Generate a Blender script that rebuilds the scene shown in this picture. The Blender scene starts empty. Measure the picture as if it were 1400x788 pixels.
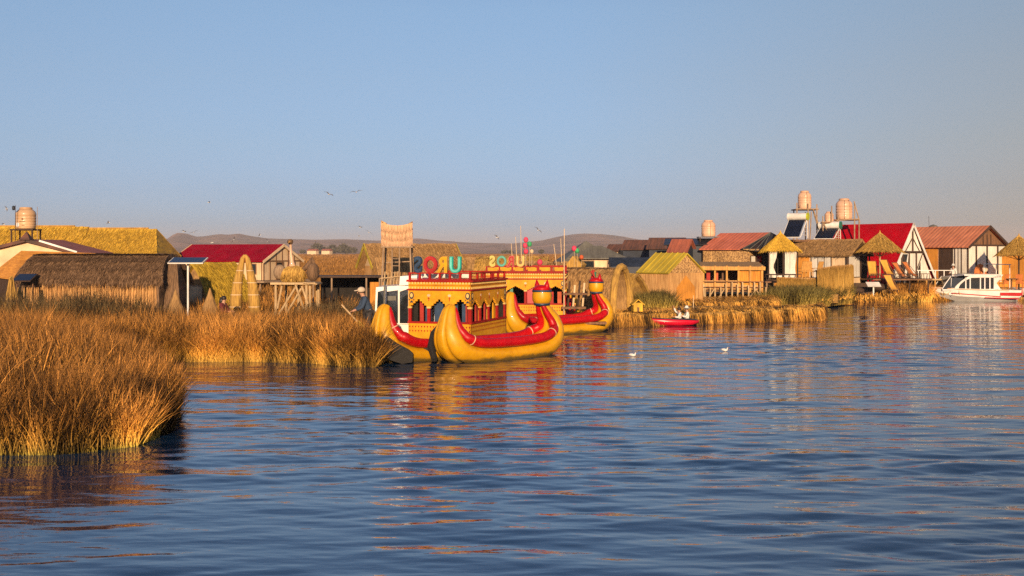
import bpy, math, random
import numpy as np
from mathutils import Vector, Matrix
random.seed(7)
rng = np.random.default_rng(11)
sc = bpy.context.scene
col = sc.collection
R = math.radians

# ------------------------------------------------------------------ camera, sky, sun, exposure
EYE = 3.5            # eye height above the water
F = 1500.0           # focal length in photo pixels (photo is 1400 wide)
HOR = 345.0          # photo row of the horizon
cam = bpy.data.objects.new('camera', bpy.data.cameras.new('camera'))
col.objects.link(cam)
cam.location = (0, 0, EYE)
cam.rotation_euler = (R(90), 0, 0)
cam.data.sensor_width = 36
cam.data.lens = 36 * F / 1400
cam.data.shift_y = -(394 - HOR) / 1400
cam.data.clip_start = 0.1
cam.data.clip_end = 30000
sc.camera = cam

SUN_EL, SUN_AZ = 13.0, 179.0          # azimuth measured clockwise from +Y (the view direction)
world = bpy.data.worlds.new('World')
sc.world = world
world.use_nodes = True
wn, wl = world.node_tree.nodes, world.node_tree.links
bg = wn['Background']
sky = wn.new('ShaderNodeTexSky')
sky.sky_type = 'NISHITA'
sky.sun_disc = False
sky.sun_elevation = R(SUN_EL)
sky.sun_rotation = R(SUN_AZ)
sky.air_density = 1.0
sky.dust_density = 0.4
sky.ozone_density = 4.0
# the evening sky of the place: the clear sky tinted by elevation, a little warmer low down on the right
tcw = wn.new('ShaderNodeTexCoord')
sep = wn.new('ShaderNodeSeparateXYZ')
wl.new(tcw.outputs['Generated'], sep.inputs[0])
el = wn.new('ShaderNodeMapRange')
el.inputs['From Min'].default_value, el.inputs['From Max'].default_value = 0.0, 0.25
wl.new(sep.outputs['Z'], el.inputs['Value'])
SKY_TINT = [(.03, (.72, .71, 1.06)), (.10, (.56, .615, .95)), (.22, (.62, .605, .83)), (.38, (.765, .67, .76)), (.62, (.958, .775, .762)), (.86, (1.10, .888, .818))]
er = wn.new('ShaderNodeValToRGB')
ee = er.color_ramp.elements
ee[0].position, ee[0].color = SKY_TINT[0][0], (*SKY_TINT[0][1], 1)
ee[1].position, ee[1].color = SKY_TINT[-1][0], (*SKY_TINT[-1][1], 1)
for p_, c_ in SKY_TINT[1:-1]:
    ee.new(p_).color = (*c_, 1)
wl.new(el.outputs[0], er.inputs['Fac'])
m1 = wn.new('ShaderNodeVectorMath'); m1.operation = 'MULTIPLY'
wl.new(sky.outputs[0], m1.inputs[0]); wl.new(er.outputs[0], m1.inputs[1])
wx = wn.new('ShaderNodeMapRange')
wx.inputs['From Min'].default_value, wx.inputs['From Max'].default_value = 0.05, 0.46
wl.new(sep.outputs['X'], wx.inputs['Value'])
wz = wn.new('ShaderNodeMapRange')
wz.inputs['From Min'].default_value, wz.inputs['From Max'].default_value = 0.28, 0.03
wz.inputs['To Min'].default_value, wz.inputs['To Max'].default_value = 0.35, 1.0
wl.new(sep.outputs['Z'], wz.inputs['Value'])
wm = wn.new('ShaderNodeMath'); wm.operation = 'MULTIPLY'
wl.new(wx.outputs[0], wm.inputs[0]); wl.new(wz.outputs[0], wm.inputs[1])
wc = wn.new('ShaderNodeMix'); wc.data_type = 'RGBA'
wc.inputs['A'].default_value = (1, 1, 1, 1)
wc.inputs['B'].default_value = (1.16, 0.80, 0.55, 1)
wl.new(wm.outputs[0], wc.inputs['Factor'])
m2 = wn.new('ShaderNodeVectorMath'); m2.operation = 'MULTIPLY'
wl.new(m1.outputs[0], m2.inputs[0]); wl.new(wc.outputs['Result'], m2.inputs[1])
wl.new(m2.outputs[0], bg.inputs[0])
bg.inputs[1].default_value = 0.10

sun = bpy.data.objects.new('sun', bpy.data.lights.new('sun', 'SUN'))
col.objects.link(sun)
sun.data.energy = 4.7
sun.data.angle = R(0.6)
sun.data.color = (1.0, 0.70, 0.42)
sd = Vector((math.sin(R(SUN_AZ)) * math.cos(R(SUN_EL)), math.cos(R(SUN_AZ)) * math.cos(R(SUN_EL)), math.sin(R(SUN_EL))))
sun.rotation_euler = sd.to_track_quat('Z', 'Y').to_euler()
sc.view_settings.view_transform = 'Standard'
sc.view_settings.look = 'None'
sc.view_settings.gamma = 1
sc.view_settings.exposure = 0.5
sc.cycles.use_denoising = False
sc.cycles.max_bounces = 6
sc.cycles.diffuse_bounces = 2
sc.cycles.glossy_bounces = 3
sc.cycles.volume_bounces = 0
sc.cycles.caustics_reflective = False
sc.cycles.caustics_refractive = False

# ------------------------------------------------------------------ helpers
def P(px, py, Y):
    """photo pixel at depth Y -> point in the place (metres)"""
    return Vector(((px - 700) * Y / F, Y, EYE - (py - HOR) * Y / F))
def PX(px, Y):
    return (px - 700) * Y / F
def PZ(py, Y):
    return EYE - (py - HOR) * Y / F

MATS = {}
def M(name, c1, c2=None, rough=0.8, scale=(1, 1, 1), ns=4.0, detail=4, bump=0.0, coat=0.0, lo=0.35, hi=0.65, metal=0.0, spec=None,
      corr=None, bd=0.02):
    m = bpy.data.materials.new(name)
    m.use_nodes = True
    n, l = m.node_tree.nodes, m.node_tree.links
    b = n['Principled BSDF']
    b.inputs['Roughness'].default_value = rough
    b.inputs['Metallic'].default_value = metal
    b.inputs['Coat Weight'].default_value = coat
    if spec is not None:
        b.inputs['Specular IOR Level'].default_value = spec
    if c2 is None:
        c2 = tuple(x * 0.75 for x in c1)
    tc = n.new('ShaderNodeTexCoord')
    mp = n.new('ShaderNodeMapping')
    mp.inputs['Scale'].default_value = scale
    l.new(tc.outputs['Object'], mp.inputs['Vector'])
    nz = n.new('ShaderNodeTexNoise')
    nz.inputs['Scale'].default_value = ns
    nz.inputs['Detail'].default_value = detail
    nz.inputs['Roughness'].default_value = 0.65
    l.new(mp.outputs[0], nz.inputs['Vector'])
    rp = n.new('ShaderNodeValToRGB')
    rp.color_ramp.elements[0].position = lo
    rp.color_ramp.elements[1].position = hi
    rp.color_ramp.elements[0].color = (*c2, 1)
    rp.color_ramp.elements[1].color = (*c1, 1)
    l.new(nz.outputs['Fac'], rp.inputs['Fac'])
    # a slower second noise: weathering in patches
    nz2 = n.new('ShaderNodeTexNoise')
    nz2.inputs['Scale'].default_value = 0.9
    nz2.inputs['Detail'].default_value = 3
    l.new(tc.outputs['Object'], nz2.inputs['Vector'])
    mr = n.new('ShaderNodeMapRange')
    mr.inputs['From Min'].default_value = 0.3
    mr.inputs['From Max'].default_value = 0.7
    mr.inputs['To Min'].default_value = 0.78
    mr.inputs['To Max'].default_value = 1.12
    l.new(nz2.outputs['Fac'], mr.inputs['Value'])
    mx = n.new('ShaderNodeVectorMath')
    mx.operation = 'SCALE'
    l.new(rp.outputs['Color'], mx.inputs[0])
    l.new(mr.outputs[0], mx.inputs['Scale'])
    l.new(mx.outputs[0], b.inputs['Base Color'])
    src = nz.outputs['Fac']
    if corr:
        wv = n.new('ShaderNodeTexWave')
        wv.wave_type = 'BANDS'
        wv.bands_direction = corr[0]
        wv.inputs['Scale'].default_value = corr[1]
        wv.inputs['Distortion'].default_value = 0.0
        l.new(tc.outputs['Object'], wv.inputs['Vector'])
        src = wv.outputs['Fac']
    if bump or corr:
        bp = n.new('ShaderNodeBump')
        bp.inputs['Strength'].default_value = bump or 0.6
        bp.inputs['Distance'].default_value = bd
        l.new(src, bp.inputs['Height'])
        l.new(bp.outputs[0], b.inputs['Normal'])
    MATS[name] = m
    return m

def attr_mat(name, stops, rough=0.75, lo=0.55, hi=1.35):
    """blade material: colour along the blade from attribute g, brightness of each blade from attribute r"""
    m = bpy.data.materials.new(name)
    m.use_nodes = True
    n, l = m.node_tree.nodes, m.node_tree.links
    b = n['Principled BSDF']
    b.inputs['Roughness'].default_value = rough
    b.inputs['Specular IOR Level'].default_value = 0.25
    at = n.new('ShaderNodeAttribute')
    at.attribute_name = 'bc'
    sp = n.new('ShaderNodeSeparateColor')
    l.new(at.outputs['Color'], sp.inputs[0])
    rp = n.new('ShaderNodeValToRGB')
    e = rp.color_ramp.elements
    e[0].position, e[0].color = stops[0][0], (*stops[0][1], 1)
    e[1].position, e[1].color = stops[-1][0], (*stops[-1][1], 1)
    for p, c in stops[1:-1]:
        x = e.new(p)
        x.color = (*c, 1)
    l.new(sp.outputs[1], rp.inputs['Fac'])
    mr = n.new('ShaderNodeMapRange')
    mr.inputs['To Min'].default_value = lo
    mr.inputs['To Max'].default_value = hi
    l.new(sp.outputs[0], mr.inputs['Value'])
    mx = n.new('ShaderNodeVectorMath')
    mx.operation = 'SCALE'
    l.new(rp.outputs['Color'], mx.inputs[0])
    l.new(mr.outputs[0], mx.inputs['Scale'])
    l.new(mx.outputs[0], b.inputs['Base Color'])
    MATS[name] = m
    return m

def hull_grime():
    """weed and scum stain on the hull canvas, a hand's breadth above the water"""
    m = MATS['hull_yellow']; n, l = m.node_tree.nodes, m.node_tree.links
    b = n['Principled BSDF']
    src = b.inputs['Base Color'].links[0].from_socket
    tc = [x for x in n if x.type == 'TEX_COORD'][0]
    sp = n.new('ShaderNodeSeparateXYZ'); l.new(tc.outputs['Object'], sp.inputs[0])
    nz = n.new('ShaderNodeTexNoise'); nz.inputs['Scale'].default_value = 3.5; nz.inputs['Detail'].default_value = 5
    l.new(tc.outputs['Object'], nz.inputs['Vector'])
    ad = n.new('ShaderNodeMath'); ad.operation = 'MULTIPLY_ADD'; ad.inputs[1].default_value = -0.28
    l.new(nz.outputs['Fac'], ad.inputs[0]); l.new(sp.outputs['Z'], ad.inputs[2])
    mr = n.new('ShaderNodeMapRange')
    mr.inputs['From Min'].default_value, mr.inputs['From Max'].default_value = 0.02, -0.08
    l.new(ad.outputs[0], mr.inputs['Value'])
    mx = n.new('ShaderNodeMix'); mx.data_type = 'RGBA'
    mx.inputs['B'].default_value = (0.16, 0.10, 0.02, 1)
    l.new(mr.outputs[0], mx.inputs['Factor']); l.new(src, mx.inputs['A'])
    l.new(mx.outputs['Result'], b.inputs['Base Color'])

def tag(o, label=None, cat=None, group=None, kind=None):
    if label: o['label'] = label
    if cat: o['category'] = cat
    if group: o['group'] = group
    if kind: o['kind'] = kind
    return o

def thing(name, label, cat, loc, rz=0.0, group=None):
    o = bpy.data.objects.new(name, None)
    o.empty_display_size = 0.3
    col.objects.link(o)
    o.location = loc
    o.rotation_euler = (0, 0, rz)
    return tag(o, label, cat, group)

class MB:
    def __init__(s):
        s.v, s.f = [], []
    def add(s, vs, fs):
        k = len(s.v)
        s.v += [tuple(p) for p in vs]
        s.f += [tuple(i + k for i in f) for f in fs]
        return s
    def box(s, c, d, rot=None):
        x, y, z = d[0] / 2, d[1] / 2, d[2] / 2
        vs = [Vector((a * x, b * y, e * z)) for e in (-1, 1) for b in (-1, 1) for a in (-1, 1)]
        if rot is not None:
            vs = [rot @ v for v in vs]
        vs = [v + Vector(c) for v in vs]
        return s.add(vs, [(0, 2, 3, 1), (4, 5, 7, 6), (0, 1, 5, 4), (2, 6, 7, 3), (0, 4, 6, 2), (1, 3, 7, 5)])
    def obox(s, o, d, n, u0, u1, z0, z1, n0, n1):
        """box in a wall's own frame: u along d, z up, n outward"""
        vs = [Vector(o) + Vector(d) * u + Vector(n) * w + Vector((0, 0, z)) for z in (z0, z1) for w in (n0, n1) for u in (u0, u1)]
        return s.add(vs, [(0, 2, 3, 1), (4, 5, 7, 6), (0, 1, 5, 4), (2, 6, 7, 3), (0, 4, 6, 2), (1, 3, 7, 5)])
    def tube(s, pts, r, n=8, cap=True, sq=1.0):
        pts = [Vector(p) for p in pts]
        rr = r if isinstance(r, (list, tuple)) else [r] * len(pts)
        up = None
        rings = []
        for i, p in enumerate(pts):
            t = (pts[min(i + 1, len(pts) - 1)] - pts[max(i - 1, 0)])
            t = t.normalized() if t.length > 1e-9 else Vector((0, 0, 1))
            if up is None:
                up = Vector((0, 0, 1)) if abs(t.z) < 0.9 else Vector((0, 1, 0))
            a = t.cross(up).normalized()
            b = a.cross(t).normalized()
            up = b
            rings.append([p + (a * math.cos(2 * math.pi * k / n) + b * math.sin(2 * math.pi * k / n) * sq) * rr[i] for k in range(n)])
        vs = [v for g in rings for v in g]
        fs = []
        for i in range(len(pts) - 1):
            for k in range(n):
                fs.append((i * n + k, i * n + (k + 1) % n, (i + 1) * n + (k + 1) % n, (i + 1) * n + k))
        if cap:
            fs.append(tuple(range(n))[::-1])
            fs.append(tuple(range((len(pts) - 1) * n, len(pts) * n)))
        return s.add(vs, fs)
    def lathe(s, c, prof, n=20):
        vs = [(c[0] + r * math.cos(2 * math.pi * k / n), c[1] + r * math.sin(2 * math.pi * k / n), c[2] + z) for r, z in prof for k in range(n)]
        fs = [(i * n + k, i * n + (k + 1) % n, (i + 1) * n + (k + 1) % n, (i + 1) * n + k) for i in range(len(prof) - 1) for k in range(n)]
        fs.append(tuple(range(n))[::-1])
        fs.append(tuple(range((len(prof) - 1) * n, len(prof) * n)))
        return s.add(vs, fs)
    def prism(s, poly, a, b, frame=None):
        """polygon in (u, w), swept from a to b along the third axis; frame(u, w, t) -> point"""
        k = len(poly)
        fr = frame or (lambda u, w, t: (t, u, w))
        vs = [fr(u, w, a) for u, w in poly] + [fr(u, w, b) for u, w in poly]
        fs = [tuple(range(k))[::-1], tuple(range(k, 2 * k))] + [(i, (i + 1) % k, k + (i + 1) % k, k + i) for i in range(k)]
        return s.add(vs, fs)
    def ball(s, c, r, n=10, m=7):
        r = r if isinstance(r, (tuple, list)) else (r, r, r)
        vs = [(c[0], c[1], c[2] - r[2])]
        for i in range(1, m):
            a = math.pi * i / m
            for k in range(n):
                t = 2 * math.pi * k / n
                vs.append((c[0] + r[0] * math.sin(a) * math.cos(t), c[1] + r[1] * math.sin(a) * math.sin(t), c[2] - r[2] * math.cos(a)))
        vs.append((c[0], c[1], c[2] + r[2]))
        fs = [(0, 1 + (k + 1) % n, 1 + k) for k in range(n)]
        for i in range(m - 2):
            for k in range(n):
                fs.append((1 + i * n + k, 1 + i * n + (k + 1) % n, 1 + (i + 1) * n + (k + 1) % n, 1 + (i + 1) * n + k))
        q = 1 + (m - 2) * n
        fs += [(q + k, q + (k + 1) % n, len(vs) - 1) for k in range(n)]
        return s.add(vs, fs)
    def build(s, name, mat, parent=None, smooth=False):
        me = bpy.data.meshes.new(name)
        me.from_pydata(s.v, [], s.f)
        me.validate()
        if smooth:
            me.shade_smooth()
        o = bpy.data.objects.new(name, me)
        col.objects.link(o)
        me.materials.append(MATS[mat] if isinstance(mat, str) else mat)
        if parent: o.parent = parent
        return o

def build_multi(name, parts, parent=None, smooth=False):
    """one mesh with a material per piece: a part with its surface pattern"""
    mb = MB()
    for p, _ in parts:
        mb.add(p.v, p.f)
    idx = [i for i, (p, _) in enumerate(parts) for _f in p.f]
    me = bpy.data.meshes.new(name)
    me.from_pydata(mb.v, [], mb.f)
    for _, m in parts: me.materials.append(MATS[m])
    me.polygons.foreach_set('material_index', np.array(idx, dtype=np.int32))
    if smooth: me.polygons.foreach_set('use_smooth', np.ones(len(idx), bool))
    me.update()
    o = bpy.data.objects.new(name, me)
    col.objects.link(o)
    if parent: o.parent = parent
    return o

def copy_tree(o, parent=None):
    c = o.copy()
    col.objects.link(c)
    if parent is not None:
        c.parent = parent
    for ch in [x for x in bpy.data.objects if x.parent == o]:
        copy_tree(ch, c)
    return c

def grid_mesh(name, V, nr, nc, mat, smooth=True):
    me = bpy.data.meshes.new(name)
    idx = np.arange(nr * nc).reshape(nr, nc)
    f = np.stack([idx[:-1, :-1], idx[:-1, 1:], idx[1:, 1:], idx[1:, :-1]], -1).reshape(-1, 4)
    me.vertices.add(nr * nc)
    me.vertices.foreach_set('co', V.astype(np.float32).ravel())
    me.loops.add(f.size)
    me.loops.foreach_set('vertex_index', f.astype(np.int32).ravel())
    me.polygons.add(len(f))
    me.polygons.foreach_set('loop_start', np.arange(0, f.size, 4, dtype=np.int32))
    me.update(calc_edges=True)
    if smooth:
        me.polygons.foreach_set('use_smooth', np.ones(len(f), bool))
    me.materials.append(MATS[mat])
    o = bpy.data.objects.new(name, me)
    col.objects.link(o)
    return o

# --- value noise for terrain
def vnoise(x, y, seed=0):
    xi, yi = np.floor(x).astype(np.int64), np.floor(y).astype(np.int64)
    xf, yf = x - xi, y - yi
    def h(a, b):
        n = (a * 374761393 + b * 668265263 + seed * 1442695041) & 0x7fffffff
        n = ((n ^ (n >> 13)) * 1274126177) & 0x7fffffff
        return ((n ^ (n >> 16)) & 0xffff) / 65535.0
    u, v = xf * xf * (3 - 2 * xf), yf * yf * (3 - 2 * yf)
    return (h(xi, yi) * (1 - u) + h(xi + 1, yi) * u) * (1 - v) + (h(xi, yi + 1) * (1 - u) + h(xi + 1, yi + 1) * u) * v
def fbm(x, y, o=5, seed=0):
    s, a, t = 0, 1.0, 0
    for i in range(o):
        s = s + a * vnoise(x * 2 ** i, y * 2 ** i, seed + i)
        t += a
        a *= 0.5
    return s / t

# --- blades: reeds, straw, grass.  base (N,3), tip offset (N,3), bend (N,3)
def blades(name, base, tip, bend, width, mat, seg=4, parent=None, kind='stuff', label=None, cat=None, rnd=None):
    N = len(base)
    w = width if isinstance(width, np.ndarray) else np.full(N, width)
    # side vector: mostly across the view, with a random turn
    a = rng.uniform(-1.1, 1.1, N)
    side = np.stack([np.cos(a), np.sin(a), np.zeros(N)], 1)
    vs = []
    ts = np.linspace(0, 1, seg + 1)
    for t in ts[:-1]:
        c = base + tip * t + bend * (t * t)
        hw = (w * (1 - 0.55 * t) * 0.5)[:, None]
        vs += [c - side * hw, c + side * hw]
    vs.append(base + tip + bend)
    V = np.stack(vs, 1)                       # N, 2*seg+1, 3
    k = 2 * seg + 1
    off = (np.arange(N) * k)[:, None, None]
    quads = np.array([[2 * i, 2 * i + 1, 2 * i + 3, 2 * i + 2] for i in range(seg - 1)])[None] + off
    tris = np.array([[2 * seg - 2, 2 * seg - 1, 2 * seg]])[None] + off
    q, tr = quads.reshape(-1, 4), tris.reshape(-1, 3)
    me = bpy.data.meshes.new(name)
    me.vertices.add(N * k)
    me.vertices.foreach_set('co', V.astype(np.float32).ravel())
    li = np.concatenate([q.ravel(), tr.ravel()]).astype(np.int32)
    me.loops.add(len(li))
    me.loops.foreach_set('vertex_index', li)
    st = np.concatenate([np.arange(len(q)) * 4, len(q) * 4 + np.arange(len(tr)) * 3]).astype(np.int32)
    me.polygons.add(len(st))
    me.polygons.foreach_set('loop_start', st)
    me.update(calc_edges=True)
    at = me.attributes.new('bc', 'FLOAT_COLOR', 'POINT')
    if rnd is None: rnd = rng.uniform(0, 1, N)
    g = np.array([t for t in ts[:-1] for _ in (0, 1)] + [1.0])
    C = np.zeros((N, k, 4))
    C[:, :, 0] = rnd[:, None]
    C[:, :, 1] = g[None]
    C[:, :, 3] = 1
    at.data.foreach_set('color', C.astype(np.float32).ravel())
    me.materials.append(MATS[mat])
    o = bpy.data.objects.new(name, me)
    col.objects.link(o)
    if parent: o.parent = parent
    if kind: o['kind'] = kind
    tag(o, label, cat)
    return o

def inpoly(poly, x, y):
    r = np.zeros(len(x), bool)
    j = len(poly) - 1
    for i in range(len(poly)):
        xi, yi = poly[i]
        xj, yj = poly[j]
        c = ((yi > y) != (yj > y)) & (x < (xj - xi) * (y - yi) / (yj - yi + 1e-12) + xi)
        r ^= c
        j = i
    return r
def edge_dist(pts, x, y):
    d = np.full(len(x), 1e9)
    for (ax, ay), (bx, by) in zip(pts[:-1], pts[1:]):
        L2 = (bx - ax) ** 2 + (by - ay) ** 2
        t = np.clip(((x - ax) * (bx - ax) + (y - ay) * (by - ay)) / L2, 0, 1)
        d = np.minimum(d, np.hypot(x - ax - t * (bx - ax), y - ay - t * (by - ay)))
    return d
def sample(poly, n):
    xs, ys = [p[0] for p in poly], [p[1] for p in poly]
    ox, oy = np.zeros(0), np.zeros(0)
    while len(ox) < n:
        x = rng.uniform(min(xs), max(xs), n * 3)
        y = rng.uniform(min(ys), max(ys), n * 3)
        k = inpoly(poly, x, y)
        ox, oy = np.append(ox, x[k]), np.append(oy, y[k])
    return ox[:n], oy[:n]

def slab_ground(name, poly, ztop, zbot, mat, kind='structure'):
    mb = MB()
    k = len(poly)
    mb.add([(x, y, zbot) for x, y in poly] + [(x, y, ztop) for x, y in poly],
           [tuple(range(k, 2 * k))] + [(i, (i + 1) % k, k + (i + 1) % k, k + i) for i in range(k)])
    o = mb.build(name, mat)
    return tag(o, kind=kind)

# ------------------------------------------------------------------ materials
M('hill_earth', (0.42, 0.24, 0.165), (0.20, 0.125, 0.09), 0.95, (1, 1, 1), 0.014, 8, lo=.42, hi=.6)
M('marsh', (0.30, 0.15, 0.035), (0.13, 0.06, 0.018), 0.95, (1, 0.25, 1), 0.6, 6)
M('peat', (0.20, 0.12, 0.04), (0.07, 0.04, 0.02), 0.95, (1, 1, 1), 5, 6, bump=0.5)
M('straw_mat', (0.42, 0.25, 0.07), (0.18, 0.09, 0.025), 0.95, (9, 9, 4), 3, 5, bump=0.6)
attr_mat('reed_gold', [(0.0, (0.34, 0.27, 0.05)), (0.14, (0.50, 0.30, 0.06)), (0.45, (0.62, 0.32, 0.055)), (0.7, (0.42, 0.19, 0.04)), (1.0, (0.12, 0.06, 0.022))], lo=0.03, hi=1.9)  # wide blade brightness range imitates shaded gaps among the reeds
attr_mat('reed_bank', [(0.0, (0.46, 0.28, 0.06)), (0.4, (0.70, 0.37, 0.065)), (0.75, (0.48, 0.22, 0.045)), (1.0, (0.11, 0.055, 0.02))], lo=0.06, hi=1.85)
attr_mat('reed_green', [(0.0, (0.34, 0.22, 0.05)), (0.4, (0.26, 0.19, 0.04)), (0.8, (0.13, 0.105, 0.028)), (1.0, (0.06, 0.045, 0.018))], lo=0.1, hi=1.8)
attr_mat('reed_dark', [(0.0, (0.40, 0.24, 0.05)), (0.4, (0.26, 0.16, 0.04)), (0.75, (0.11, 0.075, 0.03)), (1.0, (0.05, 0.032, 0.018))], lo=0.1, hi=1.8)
attr_mat('reed_marsh', [(0.0, (0.32, 0.16, 0.04)), (0.6, (0.40, 0.20, 0.045)), (1.0, (0.22, 0.10, 0.03))], lo=0.45, hi=1.15)
attr_mat('straw', [(0.0, (0.56, 0.32, 0.07)), (0.6, (0.56, 0.28, 0.05)), (1.0, (0.24, 0.11, 0.03))], lo=0.08, hi=1.6)
# thatch: streaks run down the slope (fine across the ridge axis x)
M('thatch_brown', (0.26, 0.155, 0.085), (0.06, 0.034, 0.02), 0.95, (22, 2.2, 2.2), 1.6, 5, bump=0.8, bd=0.03)
M('thatch_olive', (0.52, 0.35, 0.03), (0.30, 0.19, 0.02), 0.9, (9, 1.0, 1.0), 1.5, 5, bump=0.7, bd=0.03)
M('thatch_yellow', (0.76, 0.46, 0.04), (0.42, 0.26, 0.05), 0.9, (7, .7, .7), 1.3, 5, bump=0.7, bd=0.03)
M('thatch_gold', (0.60, 0.36, 0.075), (0.26, 0.14, 0.035), 0.9, (14, 1.5, 1.5), 1.6, 5, bump=0.7, bd=0.03)
M('thatch_tan', (0.48, 0.28, 0.10), (0.20, 0.115, 0.05), 0.95, (16, 1.6, 1.6), 1.8, 5, bump=0.8, bd=0.03)
M('reed_wall', (0.76, 0.45, 0.17), (0.32, 0.15, 0.05), 0.9, (16, 16, 0.6), 1.6, 4, bump=0.7, bd=0.03)
M('reed_orange', (0.72, 0.32, 0.045), (0.44, 0.17, 0.025), 0.9, (14, 14, 0.7), 1.5, 4, bump=0.6, bd=0.02)
M('mat_orange', (0.66, 0.30, 0.05), (0.40, 0.16, 0.03), 0.9, (2, 2, 14), 1.2, 4, bump=0.5)
M('woven', (0.62, 0.38, 0.15), (0.24, 0.13, 0.055), 0.9, (5, 5, 5), 2.2, 2, bump=0.5, lo=0.44, hi=0.56)
M('red_metal', (0.46, 0.002, 0.012), (0.36, 0.002, 0.010), 0.6, (1, 1, 1), 1.5, 3, corr=('X', 2.4), bump=0.35, spec=.12)
M('maroon_metal', (0.30, 0.002, 0.016), (0.24, 0.002, 0.012), 0.6, (1, 1, 1), 1.5, 4, corr=('X', 2.4), bump=0.35, spec=.12)
M('pink_metal', (0.72, 0.22, 0.13), (0.40, 0.10, 0.06), 0.65, (6, .6, .6), 1.5, 5, corr=('X', 0.9), bump=0.8, spec=.2, lo=.25, hi=.75)
M('salmon_metal', (0.76, 0.29, 0.15), (0.42, 0.13, 0.07), 0.65, (5, .6, .6), 1.5, 5, corr=('X', 0.9), bump=0.8, spec=.2, lo=.25, hi=.75)
M('rust_metal', (0.42, 0.115, 0.06), (0.26, 0.08, 0.05), 0.7, (6, .6, .6), 1.5, 4, corr=('X', 0.9), bump=0.7)
M('grey_metal', (0.16, 0.155, 0.13), (0.11, 0.105, 0.09), 0.7, (4, .6, .6), 1.5, 4, corr=('X', 1.0), bump=0.5)
M('dark_rust', (0.17, 0.07, 0.045), (0.06, 0.035, 0.03), 0.8, (5, .6, .6), 1.5, 4, corr=('X', 0.9), bump=0.6)
M('black_roof', (0.03, 0.032, 0.04), (0.018, 0.02, 0.028), 0.35, (1, 1, 1), 2, 3)
M('tarp_dark', (0.025, 0.035, 0.06), (0.012, 0.018, 0.03), 0.6, (1, 1, 1), 2, 3)
M('tarp_yellow', (0.56, 0.42, 0.035), (0.40, 0.30, 0.03), 0.6, (3, .4, .4), 1.6, 3, bump=0.3)
M('tarp_orange', (0.62, 0.12, 0.03), (0.42, 0.07, 0.02), 0.7)
M('cream_wall', (0.80, 0.60, 0.38), (0.70, 0.51, 0.31), 0.85, (1, 1, 1), 2, 4)
M('cream_plank', (0.74, 0.55, 0.34), (0.58, 0.41, 0.24), 0.85, (7, 7, .5), 1.4, 3)
M('white_plank', (0.80, 0.77, 0.68), (0.68, 0.62, 0.52), 0.75, (7, 7, .5), 1.4, 3)
M('white_paint', (0.80, 0.78, 0.74), (0.70, 0.67, 0.62), 0.45, (1, 1, 1), 3, 3)
M('curtain', (0.78, 0.75, 0.68), (0.52, 0.48, 0.42), 0.8, (14, 14, .4), 1.2, 2, bump=0.5)
M('dark_wood', (0.075, 0.04, 0.025), (0.035, 0.02, 0.014), 0.8, (6, 6, .8), 2, 4)
M('brown_wood', (0.24, 0.12, 0.055), (0.11, 0.055, 0.03), 0.8, (6, 6, .8), 2, 4)
M('grey_wood', (0.42, 0.30, 0.19), (0.22, 0.14, 0.085), 0.85, (8, 8, 1), 2, 4)
M('pale_wood', (0.62, 0.45, 0.25), (0.38, 0.25, 0.12), 0.8, (8, 8, 1), 2, 4)
M('yellow_wood', (0.66, 0.36, 0.09), (0.42, 0.20, 0.05), 0.8, (8, 8, 1), 2, 4)
M('glass_dark', (0.02, 0.028, 0.035), (0.012, 0.016, 0.02), 0.06, spec=0.8)
M('interior', (0.018, 0.014, 0.012), (0.01, 0.008, 0.007), 0.9)  # near-black colour stands in for the shade inside openings and recesses
M('hull_yellow', (0.68, 0.35, 0.008), (0.56, 0.26, 0.006), 0.42, (1, 1, 1), 7, 6, bump=0.22, coat=0.10, bd=0.012, lo=.3, hi=.7, spec=.35)
hull_grime()
M('hull_red', (0.50, 0.005, 0.010), (0.36, 0.003, 0.008), 0.38, (1, 1, 1), 6, 4, bump=0.10, coat=0.08, bd=0.01, spec=.3)
M('rope', (0.78, 0.58, 0.36), None, 0.8)
M('cabin_yellow', (0.74, 0.35, 0.012), (0.58, 0.26, 0.012), 0.6, (1, 1, 1), 6, 5, spec=.2)
M('cabin_red', (0.36, 0.010, 0.008), (0.26, 0.008, 0.007), 0.6, (1, 1, 1), 6, 4, spec=.2)
M('dentil', (0.80, 0.54, 0.16), None, 0.6)
M('ink', (0.02, 0.03, 0.05), None, 0.6)
M('skin', (0.50, 0.27, 0.17), (0.45, 0.235, 0.145), 0.6, (1, 1, 1), 20, 2)
M('hair', (0.02, 0.013, 0.01), None, 0.5)
M('denim', (0.035, 0.065, 0.125), (0.02, 0.04, 0.08), 0.85, (1, 1, 1), 14, 4, bump=0.3)
M('cloth_dark', (0.03, 0.03, 0.035), None, 0.85)
M('cloth_white', (0.80, 0.77, 0.72), (0.70, 0.66, 0.6), 0.85, (1, 1, 1), 12, 3, bump=0.3)
M('cloth_maroon', (0.16, 0.018, 0.025), (0.10, 0.012, 0.018), 0.85, (1, 1, 1), 12, 3)
M('cap_cloth', (0.78, 0.62, 0.46), None, 0.8)
M('navy', (0.012, 0.05, 0.115), None, 0.45)
M('letter_red', (0.50, 0.008, 0.02), None, 0.45)
M('letter_yellow', (0.66, 0.34, 0.02), None, 0.45)
M('letter_teal', (0.01, 0.42, 0.34), None, 0.45)
M('letter_lime', (0.62, 0.58, 0.05), None, 0.45)
M('letter_green', (0.01, 0.20, 0.13), None, 0.45)
M('pale_teal', (0.15, 0.62, 0.55), None, 0.5)
M('pink_paper', (0.80, 0.06, 0.14), None, 0.7)
M('green_paper', (0.05, 0.42, 0.16), None, 0.7)
M('lime_paint', (0.55, 0.60, 0.02), None, 0.5)
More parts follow.
